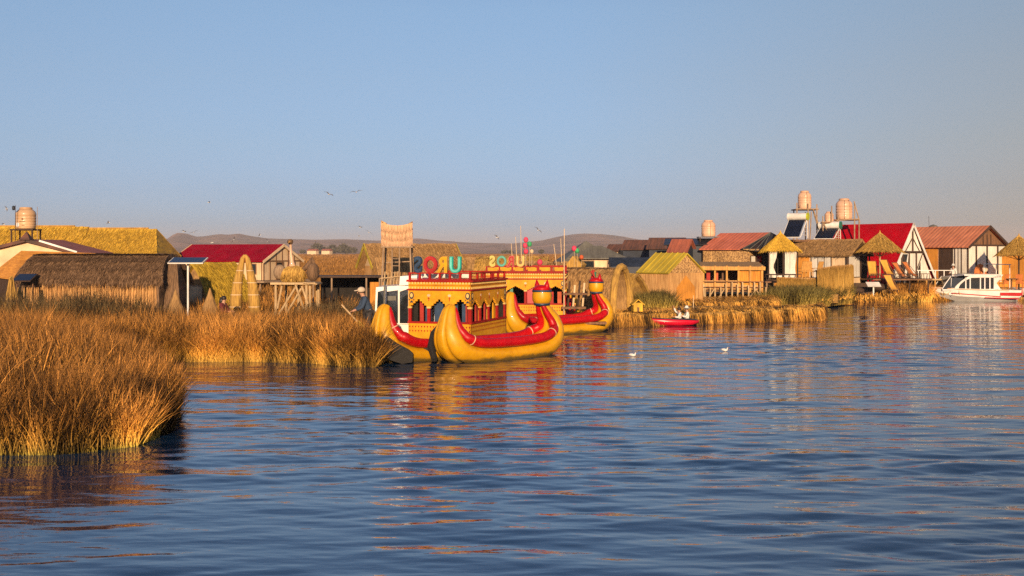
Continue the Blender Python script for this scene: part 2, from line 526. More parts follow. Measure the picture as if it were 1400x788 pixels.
M('tank_tan', (0.62, 0.40, 0.22), (0.56, 0.35, 0.19), 0.42, (1, 1, 1), 3, 3, coat=0.2)
M('tank_pink', (0.74, 0.47, 0.31), (0.66, 0.41, 0.26), 0.42, (1, 1, 1), 3, 3, coat=0.2)
M('solar_cell', (0.015, 0.022, 0.05), (0.01, 0.014, 0.03), 0.12, (1, 1, 1), 6, 2)
M('rubber', (0.016, 0.014, 0.012), (0.008, 0.007, 0.007), 0.8, (1, 1, 1), 12, 4, bump=0.5)
M('boat_white', (0.80, 0.77, 0.73), (0.74, 0.70, 0.65), 0.3, (1, 1, 1), 3, 3, coat=0.3)
M('boat_red', (0.48, 0.01, 0.012), None, 0.35, coat=0.3)
M('kayak_red', (0.62, 0.006, 0.03), (0.55, 0.005, 0.025), 0.3, coat=0.3)
M('canvas_yellow', (0.72, 0.38, 0.06), (0.60, 0.29, 0.04), 0.8)
M('canvas_orange', (0.62, 0.20, 0.05), (0.5, 0.15, 0.035), 0.8)
M('feather_white', (0.80, 0.78, 0.76), None, 0.7)
M('feather_grey', (0.16, 0.16, 0.18), None, 0.7)
M('tree_leaf', (0.075, 0.075, 0.05), (0.04, 0.045, 0.03), 0.9)
M('blue_cloth', (0.03, 0.07, 0.15), (0.02, 0.04, 0.09), 0.8)
M('textile_red', (0.42, 0.03, 0.02), None, 0.8)

# ------------------------------------------------------------------ water
def water_material():
    m = bpy.data.materials.new('lake_water')
    m.use_nodes = True
    n, l = m.node_tree.nodes, m.node_tree.links
    b = n['Principled BSDF']
    b.inputs['Base Color'].default_value = (0.005, 0.027, 0.075, 1)
    b.inputs['Roughness'].default_value = 0.03
    b.inputs['IOR'].default_value = 2.5
    tc = n.new('ShaderNodeTexCoord')
    def layer(sx, sy, scale, dist, prev=None, strength=1.0):
        mp = n.new('ShaderNodeMapping')
        mp.inputs['Scale'].default_value = (sx, sy, 1)
        l.new(tc.outputs['Object'], mp.inputs['Vector'])
        nz = n.new('ShaderNodeTexNoise')
        nz.inputs['Scale'].default_value = scale
        nz.inputs['Detail'].default_value = 3
        nz.inputs['Roughness'].default_value = 0.55
        l.new(mp.outputs[0], nz.inputs['Vector'])
        bp = n.new('ShaderNodeBump')
        bp.inputs['Strength'].default_value = strength
        bp.inputs['Distance'].default_value = dist
        l.new(nz.outputs['Fac'], bp.inputs['Height'])
        if prev is not None:
            l.new(prev.outputs[0], bp.inputs['Normal'])
        return bp
    p = layer(0.30, 1.0, 0.9, 0.050)
    p = layer(0.40, 1.0, 5.0, 0.007, p)
    l.new(p.outputs[0], b.inputs['Normal'])
    MATS['lake_water'] = m
water_material()

def wave_height(X, Y):
    g = np.random.default_rng(5)
    H = np.zeros_like(X)
    for i in range(80):
        lam = 0.20 * (2.4 / 0.20) ** g.uniform(0, 1)
        th = g.normal(0, 0.30)                      # crests lie across the view
        k = 2 * math.pi / lam
        a = 0.00225 * lam ** 0.92
        ph = g.uniform(0, 2 * math.pi)
        H += a * np.sin(k * (X * math.sin(th) + Y * math.cos(th)) + ph)
    # calmer and livelier patches
    patch = fbm(X * 0.10 + 31, Y * 0.22 + 7, 3, 3)
    H *= np.clip(0.25 + 1.5 * (patch - 0.25), 0.35, 1.5)
    fade = np.clip((95 - Y) / 60.0, 0.0, 1.0) * np.clip(1 - (np.abs(X) - 0.75 * Y) / 10, 0, 1)
    H = H + 9.0 * np.clip(H, -.03, .03) * np.abs(np.clip(H, -.03, .03))      # peakier crests, flatter troughs
    return H * fade

rows = [4.0]
while rows[-1] < 9: rows.append(rows[-1] + 0.06)
while rows[-1] < 75: rows.append(rows[-1] + min(0.062, rows[-1] ** 2 / 5250 * 0.95) + max(0, rows[-1] - 45) * 0.006)
while rows[-1] < 9000: rows.append(rows[-1] * 1.05)
rows = [-400.0, -60.0, -10.0, 0.0] + rows
rows = np.array(rows)
u = np.linspace(-1, 1, 620)
xn = np.where(np.abs(u) < 0.8, u * 0.62, np.sign(u) * (0.496 + (np.abs(u) - 0.8) ** 2 * 60))
YY = np.repeat(rows[:, None], len(xn), 1)
XX = xn[None] * (np.maximum(np.abs(YY), 6.0) * 1.0)
XX = XX + np.sign(xn)[None] * np.where(YY < 6, 30, 0) * (np.abs(u)[None] ** 3)
ZZ = wave_height(XX, YY)
water = grid_mesh('water', np.stack([XX, YY, ZZ], -1), len(rows), len(xn), 'lake_water')
tag(water, kind='structure')

# ------------------------------------------------------------------ far hills
kx = [-400, 0, 60, 130, 200, 228, 240, 255, 270, 285, 300, 312, 326, 345, 365, 400, 430, 470, 520, 570, 600, 640, 700, 740, 765, 785, 800, 822, 850, 870, 900, 960, 1040, 1150, 1300, 1500, 1900]
ky = [332, 326, 322, 328, 331, 328, 319, 320, 325, 323, 321, 322, 320, 324, 327, 328, 329, 328, 330, 327, 330, 333, 334, 330, 324, 321, 320, 321, 324, 328, 332, 335, 333, 336, 334, 336, 335]
ry = np.concatenate([np.linspace(1300, 4600, 90)])
rx = np.linspace(-650, 2100, 420)
HX = (rx[None] - 700) / F * ry[:, None]
HY = np.repeat(ry[:, None], len(rx), 1)
sil = np.interp(rx, kx, ky)[None]
peakY = 3300 + 500 * (fbm(rx[None] * 0.006 + 3, rx[None] * 0 + 1, 3, 9) - 0.5)
peakH = (HOR - sil) / F * peakY + EYE
tt = np.clip((HY - 1500) / (peakY - 1500), 0, 1)
back = np.clip((4600 - HY) / (4600 - peakY), 0, 1)
shape = np.where(HY < peakY, tt ** 1.8, back ** 0.8)
gul = (fbm(HX * 0.006, HY * 0.004, 5, 21) - 0.5)
HZ = peakH * shape * (1 + 0.9 * gul * (1 - shape) * 1.6) + 2 + 14 * gul * shape * (1 - shape) * 4
HZ = np.where(HY < 1400, -1, HZ)
hills = grid_mesh('hills', np.stack([HX, HY, HZ], -1), len(ry), len(rx), 'hill_earth')
tag(hills, kind='structure')

# ------------------------------------------------------------------ far marsh: one sheet of reed tops out to the hills
my = np.concatenate([np.linspace(66, 120, 120), np.geomspace(121, 1700, 160)])
mx_ = np.linspace(-1.1, 1.1, 300)
MX = mx_[None] * my[:, None]
MY = np.repeat(my[:, None], len(mx_), 1)
MZ = 0.75 + 0.9 * (fbm(MX * 0.35, MY * 0.12, 5, 4) - 0.5) + 0.8 * (fbm(MX * 0.03, MY * 0.02, 3, 6) - 0.5)
# the right-hand half is open water before the island
edge = np.clip((MY - 66) / 4, 0, 1)
MZ = MZ * edge - 0.6 * (1 - edge)
rightcut = np.clip((0.30 - mx_[None]) / 0.04, 0, 1) + np.clip((MY - 118) / 6, 0, 1)
MZ = np.where(rightcut < 1, MZ * rightcut - 0.6 * (1 - rightcut), MZ)
marsh = grid_mesh('marsh', np.stack([MX, MY, MZ], -1), len(my), len(mx_), 'marsh')
tag(marsh, kind='structure')

# ------------------------------------------------------------------ island ground
left_poly = [(-34, 20.5), (-9.5, 20.2), (-8.3, 21.5), (-8.4, 24.4), (-9.9, 28.4), (-12.2, 34.6), (-8, 35.8), (-5.6, 35.2), (-4.9, 36.6), (-5.2, 42), (-5.2, 67), (-60, 67), (-60, 34)]
slab_ground('island_ground', left_poly, 0.22, -0.6, 'peat')
right_back = [(4.2, 62), (12, 63.5), (14.8, 65), (19, 70), (22.6, 76.5), (33.5, 79.6), (38, 82.5), (62, 84), (62, 124), (-6, 124), (-6, 67), (0, 62)]
slab_ground('island_ground', right_back, 0.45, -0.6, 'straw_mat')
terrace = [(20.5, 69), (23.5, 77.8), (30.5, 79), (33.2, 81), (60, 84.6), (60, 123), (8, 123), (9, 70)]
slab_ground('island_terrace', terrace, 0.85, 0.3, 'straw_mat')
mat_front = [(1.5, 50.4), (4.8, 51.2), (8, 52.6), (12, 54.2), (15.6, 56), (16.2, 57.6), (13, 60), (6, 60.5), (1, 60)]
slab_ground('island_ground', mat_front, 0.55, -0.6, 'straw_mat')

# ------------------------------------------------------------------ reeds
def edge_low(line, d0=2.2, k=0.5):
    return lambda x, y: k + (1 - k) * np.clip(edge_dist(line, x, y) / d0, 0, 1)

def reed_patch(name, poly, n, hmin, hmax, width, mat, z0=0.1, front=None, lean_out=0.0, jitter=0.16, bendk=0.19, label=None, cat='reeds', hscale=None, clump=0.5):
    x, y = sample(poly, n)
    # clumping: keep points where the noise is high
    c = fbm(x * 0.9, y * 0.9, 3, 17)
    keep = rng.uniform(0, 1, n) < np.clip(1 - clump + (c - 0.3) * 2.2, 0.12, 1)
    x, y, c = x[keep], y[keep], c[keep]
    N = len(x)
    h = rng.uniform(hmin, hmax, N) * (0.75 + 0.5 * c)
    if hscale is not None: h = h * hscale(x, y)
    lx, ly = rng.normal(0, jitter, N), rng.normal(0, jitter, N)
    fx = (fbm(x * 0.5 + 9, y * 0.5, 2, 5) - 0.5) * 0.9
    tip = np.stack([(lx + fx * 0.12) * h, ly * h, h], 1)
    bend = np.stack([(rng.normal(0, bendk, N) + fx * 0.1) * h, rng.normal(0, bendk, N) * h, -np.abs(rng.normal(0, 0.10, N)) * h], 1)
    if front is not None:
        d = edge_dist(front, x, y)
        k = np.exp(-d / 0.6) * lean_out
        tip[:, 1] -= k * h * 0.5
        tip[:, 0] += k * h * 0.16 * (1 + 1.5 * rng.normal(0, 1, N))
        bend[:, 2] -= k * h * 0.3
    base = np.stack([x, y, np.full(N, z0)], 1)
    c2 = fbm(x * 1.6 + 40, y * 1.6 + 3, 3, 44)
    rnd = np.clip(0.75 * rng.uniform(0, 1, N) ** 1.2 + 2.2 * (c2 - 0.5) + 0.12, 0, 1)  # patchy light and dark blades: shade between clumps put into the colour
    return blades(name, base, tip, bend, rng.uniform(0.7, 1.3, N) * width, mat, label=label, cat=cat, rnd=rnd)

fg_edge = [(-14, 18.9), (-9, 18.8), (-7.7, 18.9), (-6.75, 19.7), (-6.6, 21.4), (-7.4, 24.4), (-9, 28.4), (-11.6, 33.9)]
fg = fg_edge + [(-30, 34), (-30, 18.9)]
def band(poly_front, depth):
    """strip along a shoreline, depth metres wide, inland side"""
    back = [(x - depth * 0.8, y + depth * 0.75) for x, y in poly_front]
    return poly_front + back[::-1]
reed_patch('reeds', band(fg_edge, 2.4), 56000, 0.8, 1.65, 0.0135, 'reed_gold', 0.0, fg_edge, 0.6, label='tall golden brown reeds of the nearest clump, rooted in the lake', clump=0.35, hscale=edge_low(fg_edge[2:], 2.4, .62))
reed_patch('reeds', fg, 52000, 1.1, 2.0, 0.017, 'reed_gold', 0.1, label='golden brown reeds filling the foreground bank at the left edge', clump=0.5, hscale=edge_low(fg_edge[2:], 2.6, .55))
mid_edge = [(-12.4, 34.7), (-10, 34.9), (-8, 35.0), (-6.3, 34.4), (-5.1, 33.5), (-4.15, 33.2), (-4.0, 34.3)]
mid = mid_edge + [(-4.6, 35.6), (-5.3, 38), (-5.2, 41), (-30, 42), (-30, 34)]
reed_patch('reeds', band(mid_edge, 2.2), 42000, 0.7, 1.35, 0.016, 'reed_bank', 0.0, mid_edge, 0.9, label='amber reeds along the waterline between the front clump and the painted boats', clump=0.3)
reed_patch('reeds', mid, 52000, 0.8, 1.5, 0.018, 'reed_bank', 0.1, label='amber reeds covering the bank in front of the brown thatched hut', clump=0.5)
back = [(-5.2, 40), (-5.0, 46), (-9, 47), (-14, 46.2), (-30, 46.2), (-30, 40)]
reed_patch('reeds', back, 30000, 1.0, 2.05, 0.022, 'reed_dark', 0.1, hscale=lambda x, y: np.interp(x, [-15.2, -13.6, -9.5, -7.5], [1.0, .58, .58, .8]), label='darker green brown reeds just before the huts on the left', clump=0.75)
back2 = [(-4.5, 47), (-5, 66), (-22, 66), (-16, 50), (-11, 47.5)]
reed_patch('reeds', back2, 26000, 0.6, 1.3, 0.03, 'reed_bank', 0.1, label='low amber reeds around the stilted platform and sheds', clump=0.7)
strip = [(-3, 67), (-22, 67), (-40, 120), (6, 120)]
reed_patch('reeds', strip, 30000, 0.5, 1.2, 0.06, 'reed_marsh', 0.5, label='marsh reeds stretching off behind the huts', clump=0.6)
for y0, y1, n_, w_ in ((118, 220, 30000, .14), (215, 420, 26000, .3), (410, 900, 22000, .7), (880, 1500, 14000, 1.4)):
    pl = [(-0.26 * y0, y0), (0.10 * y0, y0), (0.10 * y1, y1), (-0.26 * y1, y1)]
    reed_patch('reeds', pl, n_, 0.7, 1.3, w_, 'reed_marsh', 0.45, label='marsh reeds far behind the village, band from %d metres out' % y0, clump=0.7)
# right-hand bushes
reed_patch('reeds', [(14.6, 65.5), (18, 66), (22.8, 73), (21, 74.5), (16, 70)], 12000, 0.7, 1.45, 0.035, 'reed_green', 0.1, label='green reed bushes at the water below the woven fence', jitter=0.3, clump=0.5)
reed_patch('reeds', [(27.0, 77.0), (29.6, 77.4), (30.0, 79.0), (27.4, 79)], 7000, 0.9, 1.5, 0.03, 'reed_bank', 0.0, label='olive gold reeds beside the wooden jetty', jitter=0.25, clump=0.3)
reed_patch('reeds', [(6.7, 57), (8.6, 57.6), (8.4, 60.5), (6.9, 60)], 4000, 0.5, 1.15, 0.03, 'reed_green', 0.4, label='green reeds growing between the straw arch and the yellow roofed hut', jitter=0.3, clump=0.5)

# cut straw hanging over the edges of the floating mats
def straw_edge(name, line, n, ztop, hang, width, label, out=(0.25, -1.0), depth=3.0):
    seg = np.array(line)
    L = np.hypot(*(seg[1:] - seg[:-1]).T)
    cum = np.concatenate([[0], np.cumsum(L)])
    s = rng.uniform(0, cum[-1], n)
    x, y = np.interp(s, cum, seg[:, 0]), np.interp(s, cum, seg[:, 1])
    inn = rng.uniform(0, 1, n) ** 1.6 * depth
    x = x + inn * 0.2
    y = y + inn
    z = ztop + 0.10 * inn - 0.015 * inn ** 2 + rng.uniform(-0.25, 0.12, n)
    k = np.exp(-inn / 0.5)
    ang = rng.normal(0, 0.7, n) + 2.0 * (fbm(x * .8, y * .8, 3, 8) - .5)
    z = z + 0.22 * (fbm(x * 1.3, y * .9, 3, 12) - .5)
    o = np.stack([np.sin(ang) * 0.7 + 0.1, -np.abs(np.cos(ang)), np.zeros(n)], 1)
    ln = rng.uniform(0.2, 0.5, n)
    tip = o * (ln * (0.55 + 0.3 * (1 - k)))[:, None]
    tip[:, 2] = 0.18 * ln
    bend = o * (ln * 0.2)[:, None]
    bend[:, 2] = -hang * ln * (0.30 + 0.8 * k)
    return blades(name, np.stack([x, y, z], 1), tip, bend, rng.uniform(0.6, 1.4, n) * width, 'straw', seg=3, label=label, cat='straw', rnd=np.clip(0.8 * rng.uniform(0, 1, n) + 2.2 * (fbm(x * 2.2, y * 2.2, 3, 5) - .5) + .08, 0, 1))
straw_edge('straw', [(1.0, 50.2), (4.8, 51.2), (8, 52.6), (12, 54.2), (15.6, 56), (16.4, 57.6)], 26000, 0.50, 1.6, 0.035, 'bright cut straw hanging over the edge of the nearest floating mat')
straw_edge('straw', [(7.5, 59.8), (12, 61), (15.2, 62.4)], 9000, 0.62, 1.2, 0.04, 'straw bank under the wooden pavilion', depth=6)
straw_edge('straw', [(21.5, 72.5), (22.8, 76.2), (28, 77.8), (33.5, 79.6), (38, 82)], 14000, 0.42, 1.5, 0.045, 'straw edge below the terrace of deck chairs', depth=2.5)
x, y = sample([(-5, 68), (3, 62), (22, 68), (40, 86), (50, 95), (-5, 95)], 9000)
h = rng.uniform(.1, .35, 9000)
blades('straw', np.stack([x, y, np.full(9000, .5)], 1), np.stack([rng.normal(0, .2, 9000), rng.normal(0, .2, 9000), h], 1), np.zeros((9000, 3)), .05, 'straw', seg=2, label='loose straw lying over the village ground', cat='straw')

# ------------------------------------------------------------------ building kit
def strand_mats():
    for nm, a, b in (('strand_brown', (0.30, 0.185, 0.105), (0.12, 0.07, 0.04)), ('strand_yellow', (0.80, 0.49, 0.05), (0.56, 0.34, 0.05)), ('strand_olive', (0.58, 0.39, 0.035), (0.36, 0.23, 0.025)), ('strand_pale', (0.86, 0.56, 0.34), (0.55, 0.34, 0.20)),
                     ('strand_gold', (0.62, 0.38, 0.09), (0.34, 0.19, 0.04)), ('strand_tan', (0.50, 0.30, 0.12), (0.25, 0.14, 0.06)),
                     ('strand_orange', (0.72, 0.36, 0.07), (0.48, 0.20, 0.03))):
        attr_mat(nm, [(0, a), (1, b)], lo=0.5, hi=1.22)
strand_mats()
STR = {'thatch_brown': 'strand_brown', 'thatch_yellow': 'strand_yellow', 'thatch_olive': 'strand_olive', 'thatch_gold': 'strand_gold', 'thatch_tan': 'strand_tan'}

def roof_part(root, prof, x0, x1, mat, thick=0.09, name='roof', jit=0.0, strands=0, slen=0.5, swid=0.03, skew=0.0, skew0=0.0):
    """prof: outer outline (y, z) from one eave over the ridge to the other; skew: gable ends lean in towards the ridge"""
    pts = [Vector((0, y, z)) for y, z in prof]
    zt = max(p.z for p in pts); zl = min(p.z for p in pts)
    nx = max(1, int((x1 - x0) / 0.25)) if jit else 1
    # resample the profile
    q = [pts[0]]
    for a, b in zip(pts[:-1], pts[1:]):
        m = max(1, int((b - a).length / 0.3)) if jit else 1
        for i in range(1, m + 1):
            q.append(a.lerp(b, i / m))
    inner = []
    for i, p in enumerate(q):
        t = (q[min(i + 1, len(q) - 1)] - q[max(i - 1, 0)]).normalized()
        inner.append(p - Vector((0, -t.z, t.y)) * thick)
    vs, fs = [], []
    K = len(q)
    for j in range(nx + 1):
        for i, (p, s) in enumerate(zip(q, inner)):
            f = (p.z - zl) / max(zt - zl, 1e-6)
            xa, xb = x0 + skew0 * f, x1 - skew * f
            x = xa + (xb - xa) * j / nx
            d = (random.uniform(-jit, jit)) if jit else 0
            e = (random.uniform(-jit, jit)) if jit and j in (0, nx) else 0
            vs.append((x + e, p.y, p.z + d))
        for i, (p, s) in enumerate(zip(q, inner)):
            f = (p.z - zl) / max(zt - zl, 1e-6)
            xa, xb = x0 + skew0 * f, x1 - skew * f
            vs.append((xa + (xb - xa) * j / nx, s.y, s.z))
    S = 2 * K
    for j in range(nx):
        for i in range(K - 1):
            a = j * S + i
            fs.append((a, a + S, a + S + 1, a + 1))
            b = a + K
            fs.append((b, b + 1, b + S + 1, b + S))
        fs.append((j * S, j * S + K, (j + 1) * S + K, (j + 1) * S))
        fs.append((j * S + K - 1, (j + 1) * S + K - 1, (j + 1) * S + 2 * K - 1, j * S + 2 * K - 1))
    for j in (0, nx):
        for i in range(K - 1):
            a = j * S + i
            fs.append((a, a + 1, a + K + 1, a + K) if j == 0 else (a, a + K, a + K + 1, a + 1))
    mb = MB(); mb.v, mb.f = vs, fs
    o = mb.build(name, mat, root)
    if strands:
        top = max(range(len(pts)), key=lambda i: pts[i].z)
        segs = [(a, b) for a, b in zip(pts[:-1], pts[1:])]
        lens = np.array([(b - a).length for a, b in segs])
        N = strands
        k = rng.choice(len(segs), N, p=lens / lens.sum())
        t = rng.uniform(0, 1, N)
        A = np.array([list(s[0]) for s in segs]); B = np.array([list(s[1]) for s in segs])
        p = A[k] + (B[k] - A[k]) * t[:, None]
        f = (p[:, 2] - zl) / max(zt - zl, 1e-6)
        u = rng.uniform(0, 1, N)
        p[:, 0] = (x0 + skew0 * f) + u * ((x1 - skew * f) - (x0 + skew0 * f))
        dn = A[k] - B[k]
        dn = dn / np.linalg.norm(dn, axis=1)[:, None]
        dn = np.where((k >= top)[:, None], -dn, dn)        # always down the slope
        nrm = np.stack([np.zeros(N), -np.sign(dn[:, 1] + 1e-9) * dn[:, 2] * np.sign(dn[:, 1] + 1e-9), np.abs(dn[:, 1])], 1)
        nrm[:, 1] = np.where(dn[:, 1] < 0, -np.abs(dn[:, 2]), np.abs(dn[:, 2]))
        ln = rng.uniform(0.5, 1.0, N) * slen
        lift = rng.uniform(0.02, 0.10, N)
        tip = dn * ln[:, None]
        tip[:, 0] += rng.normal(0, 0.16, N) * ln
        bend = nrm * (lift * 0.8)[:, None]
        s = blades('thatch_layer', p + nrm * 0.015, tip, bend, rng.uniform(0.6, 1.4, N) * swid, STR.get(mat, 'strand_tan'), seg=2, parent=o, kind=None)
        s['kind'] = 'stuff'
    return o

def gable_prof(W, hw, hr, curve=0.0, n=5):
    if not curve:
        return [(-W / 2, hw), (0, hr), (W / 2, hw)]
    L = []
    for i in range(n + 1):
        t = i / n
        L.append((-W / 2 * (1 - t), hw + (hr - hw) * t + curve * math.sin(math.pi * t)))
    return L + [(-y, z) for y, z in L[:-1][::-1]]

def on_wall(root, side, L, W):
    """frame of a wall face: origin, along, outward"""
    if side == 'front': return Vector((-L / 2, -W / 2, 0)), Vector((1, 0, 0)), Vector((0, -1, 0))
    if side == 'gable': return Vector((L / 2, -W / 2, 0)), Vector((0, 1, 0)), Vector((1, 0, 0))
    if side == 'far': return Vector((-L / 2, W / 2, 0)), Vector((0, -1, 0)), Vector((-1, 0, 0))

def panel(root, fr, u0, u1, z0, z1, mat, name, t=0.03, frame=None, fw=0.05, bars=0):
    o, d, n = fr
    w = MB().obox(o, d, n, u0, u1, z0, z1, -0.02, t).build(name, mat, root)
    if frame:
        m = MB()
        m.obox(o, d, n, u0 - fw, u1 + fw, z1, z1 + fw, 0.0, t + 0.03)
        m.obox(o, d, n, u0 - fw, u1 + fw, z0 - fw, z0, 0.0, t + 0.03)
        m.obox(o, d, n, u0 - fw, u0, z0, z1, 0.0, t + 0.028)
        m.obox(o, d, n, u1, u1 + fw, z0, z1, 0.0, t + 0.028)
        for i in range(bars):
            c = u0 + (u1 - u0) * (i + 1) / (bars + 1)
            m.obox(o, d, n, c - fw * .35, c + fw * .35, z0, z1, t + 0.002, t + 0.025)
        m.build('frame', frame, w)
    return w

def house(name, label, cat, apex, zb, L, W, hw, rz, roof, wall, gable=None, ov=0.25, oe=0.25, thick=0.08, jit=0.0, strands=0, swid=0.03, slen=0.45,
          curve=0.0, skew=0.0, skew0=0.0, verge=None, group=None, prof=None, hip=None):
    hr = apex.z - zb
    c, s = math.cos(rz), math.sin(rz)
    loc = Vector((apex.x - c * L / 2, apex.y - s * L / 2, zb))
    root = thing(name, label, cat, loc, rz, group)
    pr = prof or gable_prof(W, hw, hr, curve)
    if roof:
        r = roof_part(root, pr, -L / 2, L / 2, roof, thick, 'roof', jit, strands, slen, swid, skew, skew0)
        if verge:
            for sg in (-1, 1):
                m = MB()
                for (y0, z0), (y1, z1) in zip(pr[:-1], pr[1:]):
                    x = L / 2 if sg > 0 else -L / 2
                    a, b = Vector((x, y0, z0)), Vector((x, y1, z1))
                    dv = (b - a)
                    nn = Vector((0, -dv.z, dv.y)).normalized()
                    q = [a + nn * 0.02, b + nn * 0.02, b - nn * 0.16, a - nn * 0.16]
                    vs = [p + Vector((sg * 0.005, 0, 0)) for p in q] + [p + Vector((sg * 0.05, 0, 0)) for p in q]
                    m.add(vs, [(0, 1, 2, 3), (7, 6, 5, 4), (0, 4, 5, 1), (1, 5, 6, 2), (2, 6, 7, 3), (3, 7, 4, 0)])
                m.build('verge_board', verge, r)
    Lw, Ww = L - 2 * ov, W - 2 * oe
    he = hw + (hr - hw) * (oe / (W / 2)) - thick - 0.03
    if wall:
        MB().box((0, 0, he / 2), (Lw, Ww, he)).build('wall', wall, root)
        tri = [(-Ww / 2, he), (Ww / 2, he), (0, hr - thick - 0.04)] if not curve else [(y * Ww / W, z - thick - 0.06) for y, z in pr]
        MB().prism(tri, Lw / 2 - 0.08, Lw / 2 + 0.004).build('gable', gable or wall, root)
        MB().prism(tri, -Lw / 2 - 0.004, -Lw / 2 + 0.08).build('gable', gable or wall, root)
    root['L'] = Lw; root['W'] = Ww
    del root['L'], root['W']
    return root, Lw, Ww, he

def stilts(root, pts, z0, z1, r=0.05, mat='grey_wood', name='post'):
    base = MB().tube([(0, 0, z0), (0, 0, z1)], r, 7).build(name, mat, root)
    base.location = (pts[0][0], pts[0][1], 0)
    for x, y in pts[1:]:
        c = base.copy(); col.objects.link(c); c.parent = root; c.location = (x, y, 0)

# ------------------------------------------------------------------ left village
# long thatched halls at the far left
for lab, ax, ay, L, zr in (('long yellow thatched hall roof reaching out of the left edge, behind the tan water tank', 122, 310, 9.0, 0),
                           ('yellow thatched hall with a sloping right end, behind the brown thatched hut', 214, 313, 6.0, 0)):
    a = P(ax, ay, 76)
    r, Lw, Ww, he = house('thatched_hall', lab, 'hall', a + Vector((0.9 if ax > 200 else 0.0, 0, 0)), 0.3, L + (0.9 if ax > 200 else 0), 5.4, 2.95, 0.0, 'thatch_yellow', 'reed_wall', jit=0.03, ov=1.2,
                          strands=9000, swid=0.04, slen=0.7, skew=0.9 if ax > 200 else 0, group='thatched halls on the left', thick=0.15)
    if ax > 200:
        xe = (L + .9) / 2; zr_ = a.z - .3
        MB().add([(xe - .01, -2.7, 2.93), (xe - .01, 2.7, 2.93), (xe - .91, 0, zr_ - .01), (xe - .15, -2.6, 2.85), (xe - .15, 2.6, 2.85), (xe - 1.05, 0, zr_ - .15)],
                 [(0, 1, 2), (5, 4, 3), (0, 3, 4, 1), (1, 4, 5, 2), (2, 5, 3, 0)]).build('hip_end', 'thatch_yellow', r)
    MB().tube([(-L / 2 + .2, 0, a.z - .3 + .03), (L / 2 - 1.0, 0, a.z - .3 + .03)], 0.07, 6).build('ridge_roll', 'thatch_gold', r)

# cream gabled house
a = P(35, 327, 62)
r, Lw, Ww, he = house('cream_house', 'cream walled house with a low brown gable roof under the tan tank', 'house', a, 0.3, 5.5, 6.2, 3.15, R(-88), 'rust_metal', 'cream_wall', ov=0.25, oe=0.3, verge='dark_rust')
MB().box((0, 0, 0), (0.06, 2.2, 0.10), Matrix.Rotation(R(-17), 3, 'X')).build('gutter', 'white_paint', r).location = (2.85, 1.85, a.z - .3 - .42)
panel(r, on_wall(r, 'gable', Lw, Ww), 2.0, 3.2, 1.1, 2.2, 'glass_dark', 'window', frame='brown_wood')
# little dark red pyramid cap on its ridge
MB().add([(-.35, -.3, -.05), (.35, -.3, -.05), (.35, .3, -.05), (-.35, .3, -.05), (0, 0, .45)], [(0, 1, 4), (1, 2, 4), (2, 3, 4), (3, 0, 4), (3, 2, 1, 0)]).build('ridge_cap', 'dark_rust', r).location = (2.6, 0, a.z - .3)

def tank(label, cx, top, bot, Y, wpx, mat, group=None, mark=False, seams=0):
    zb, zt = PZ(bot, Y), PZ(top, Y)
    r = wpx * Y / F / 2
    H = zt - zb
    t = thing('water_tank', label, 'water tank', (PX(cx, Y), Y, zb), 0, group)
    pr = [(r * .93, 0), (r * .97, H * .03), (r * .97, H * .10), (r * 1.0, H * .12)]
    for k in range(4):
        z = H * (.16 + .13 * k)
        pr += [(r * 1.0, z), (r * .975, z + H * .012), (r * 1.0, z + H * .024)]
    pr += [(r, H * .70), (r * .93, H * .79), (r * .72, H * .88), (r * .62, H * .905)]
    barrel_ = MB().lathe((0, 0, 0), pr, 28)
    if not mark: barrel_.build('barrel', mat, t, True)
    MB().lathe((0, 0, H * .905), [(r * .60, 0), (r * .64, .01), (r * .64, H * .07), (r * .5, H * .095), (r * .1, H * .10)], 24).build('lid', mat, t, True)
    if seams:
        m = MB()
        for k in range(seams):
            an = R(-90 + (k - (seams - 1) / 2) * 40 + 6)
            x, y = math.cos(an) * (r + .015), math.sin(an) * (r + .015)
            m.tube([(x, y, .02), (x, y, H * .72), (x * .75, y * .75, H * .9)], 0.012, 5)
        m.tube([(-r * .9, -r * .5, .1), (-r * .2, -r * 1.0, H * .75)], 0.012, 5)
        m.build('lashing_rope', 'dark_wood', t)
    if mark:
        m = MB()
        n = 14
        an0 = R(-90 - 28)
        vs = []
        for k in range(n):
            q = 2 * math.pi * k / n
            an = an0 + math.cos(q) * .13 / r
            vs.append((math.cos(an) * (r + .012), math.sin(an) * (r + .012), H * .18 + math.sin(q) * .13))
        m.add(vs, [tuple(range(n))])
        m.build('round_sticker', 'white_paint', t)
        m = MB()
        for (da, z, w, h) in ((4, .44, .10, .09), (-8, .33, .12, .035), (3, .33, .10, .035), (14, .33, .10, .035), (8, .15, .16, .03)):
            an = R(-90 + da)
            x, y = math.cos(an) * (r + .008), math.sin(an) * (r + .008)
            m.box((x, y, H * z), (w, .012, h), Matrix.Rotation(an + math.pi / 2, 3, 'Z'))
        build_multi('barrel', [(barrel_, mat), (m, 'brown_wood')], t, True)
    return t
tank('tan water tank with a white round sticker above the cream house at the left edge', 35.5, 283.5, 313, 64, 26, 'tank_tan', mark=True)
st = thing('tank_stand', 'dark four legged stand under the tan water tank on the left', 'tank stand', (PX(35.5, 64), 64, 0.3))
ztb = PZ(313.2, 64) - 0.3
MB().box((0, 0, ztb - .05), (1.35, 1.25, .08)).build('platform', 'dark_wood', st)
stilts(st, [(-.6, -.55), (.6, -.55), (.6, .55), (-.6, .55)], 0, ztb - .09, .05, 'dark_wood', 'leg')
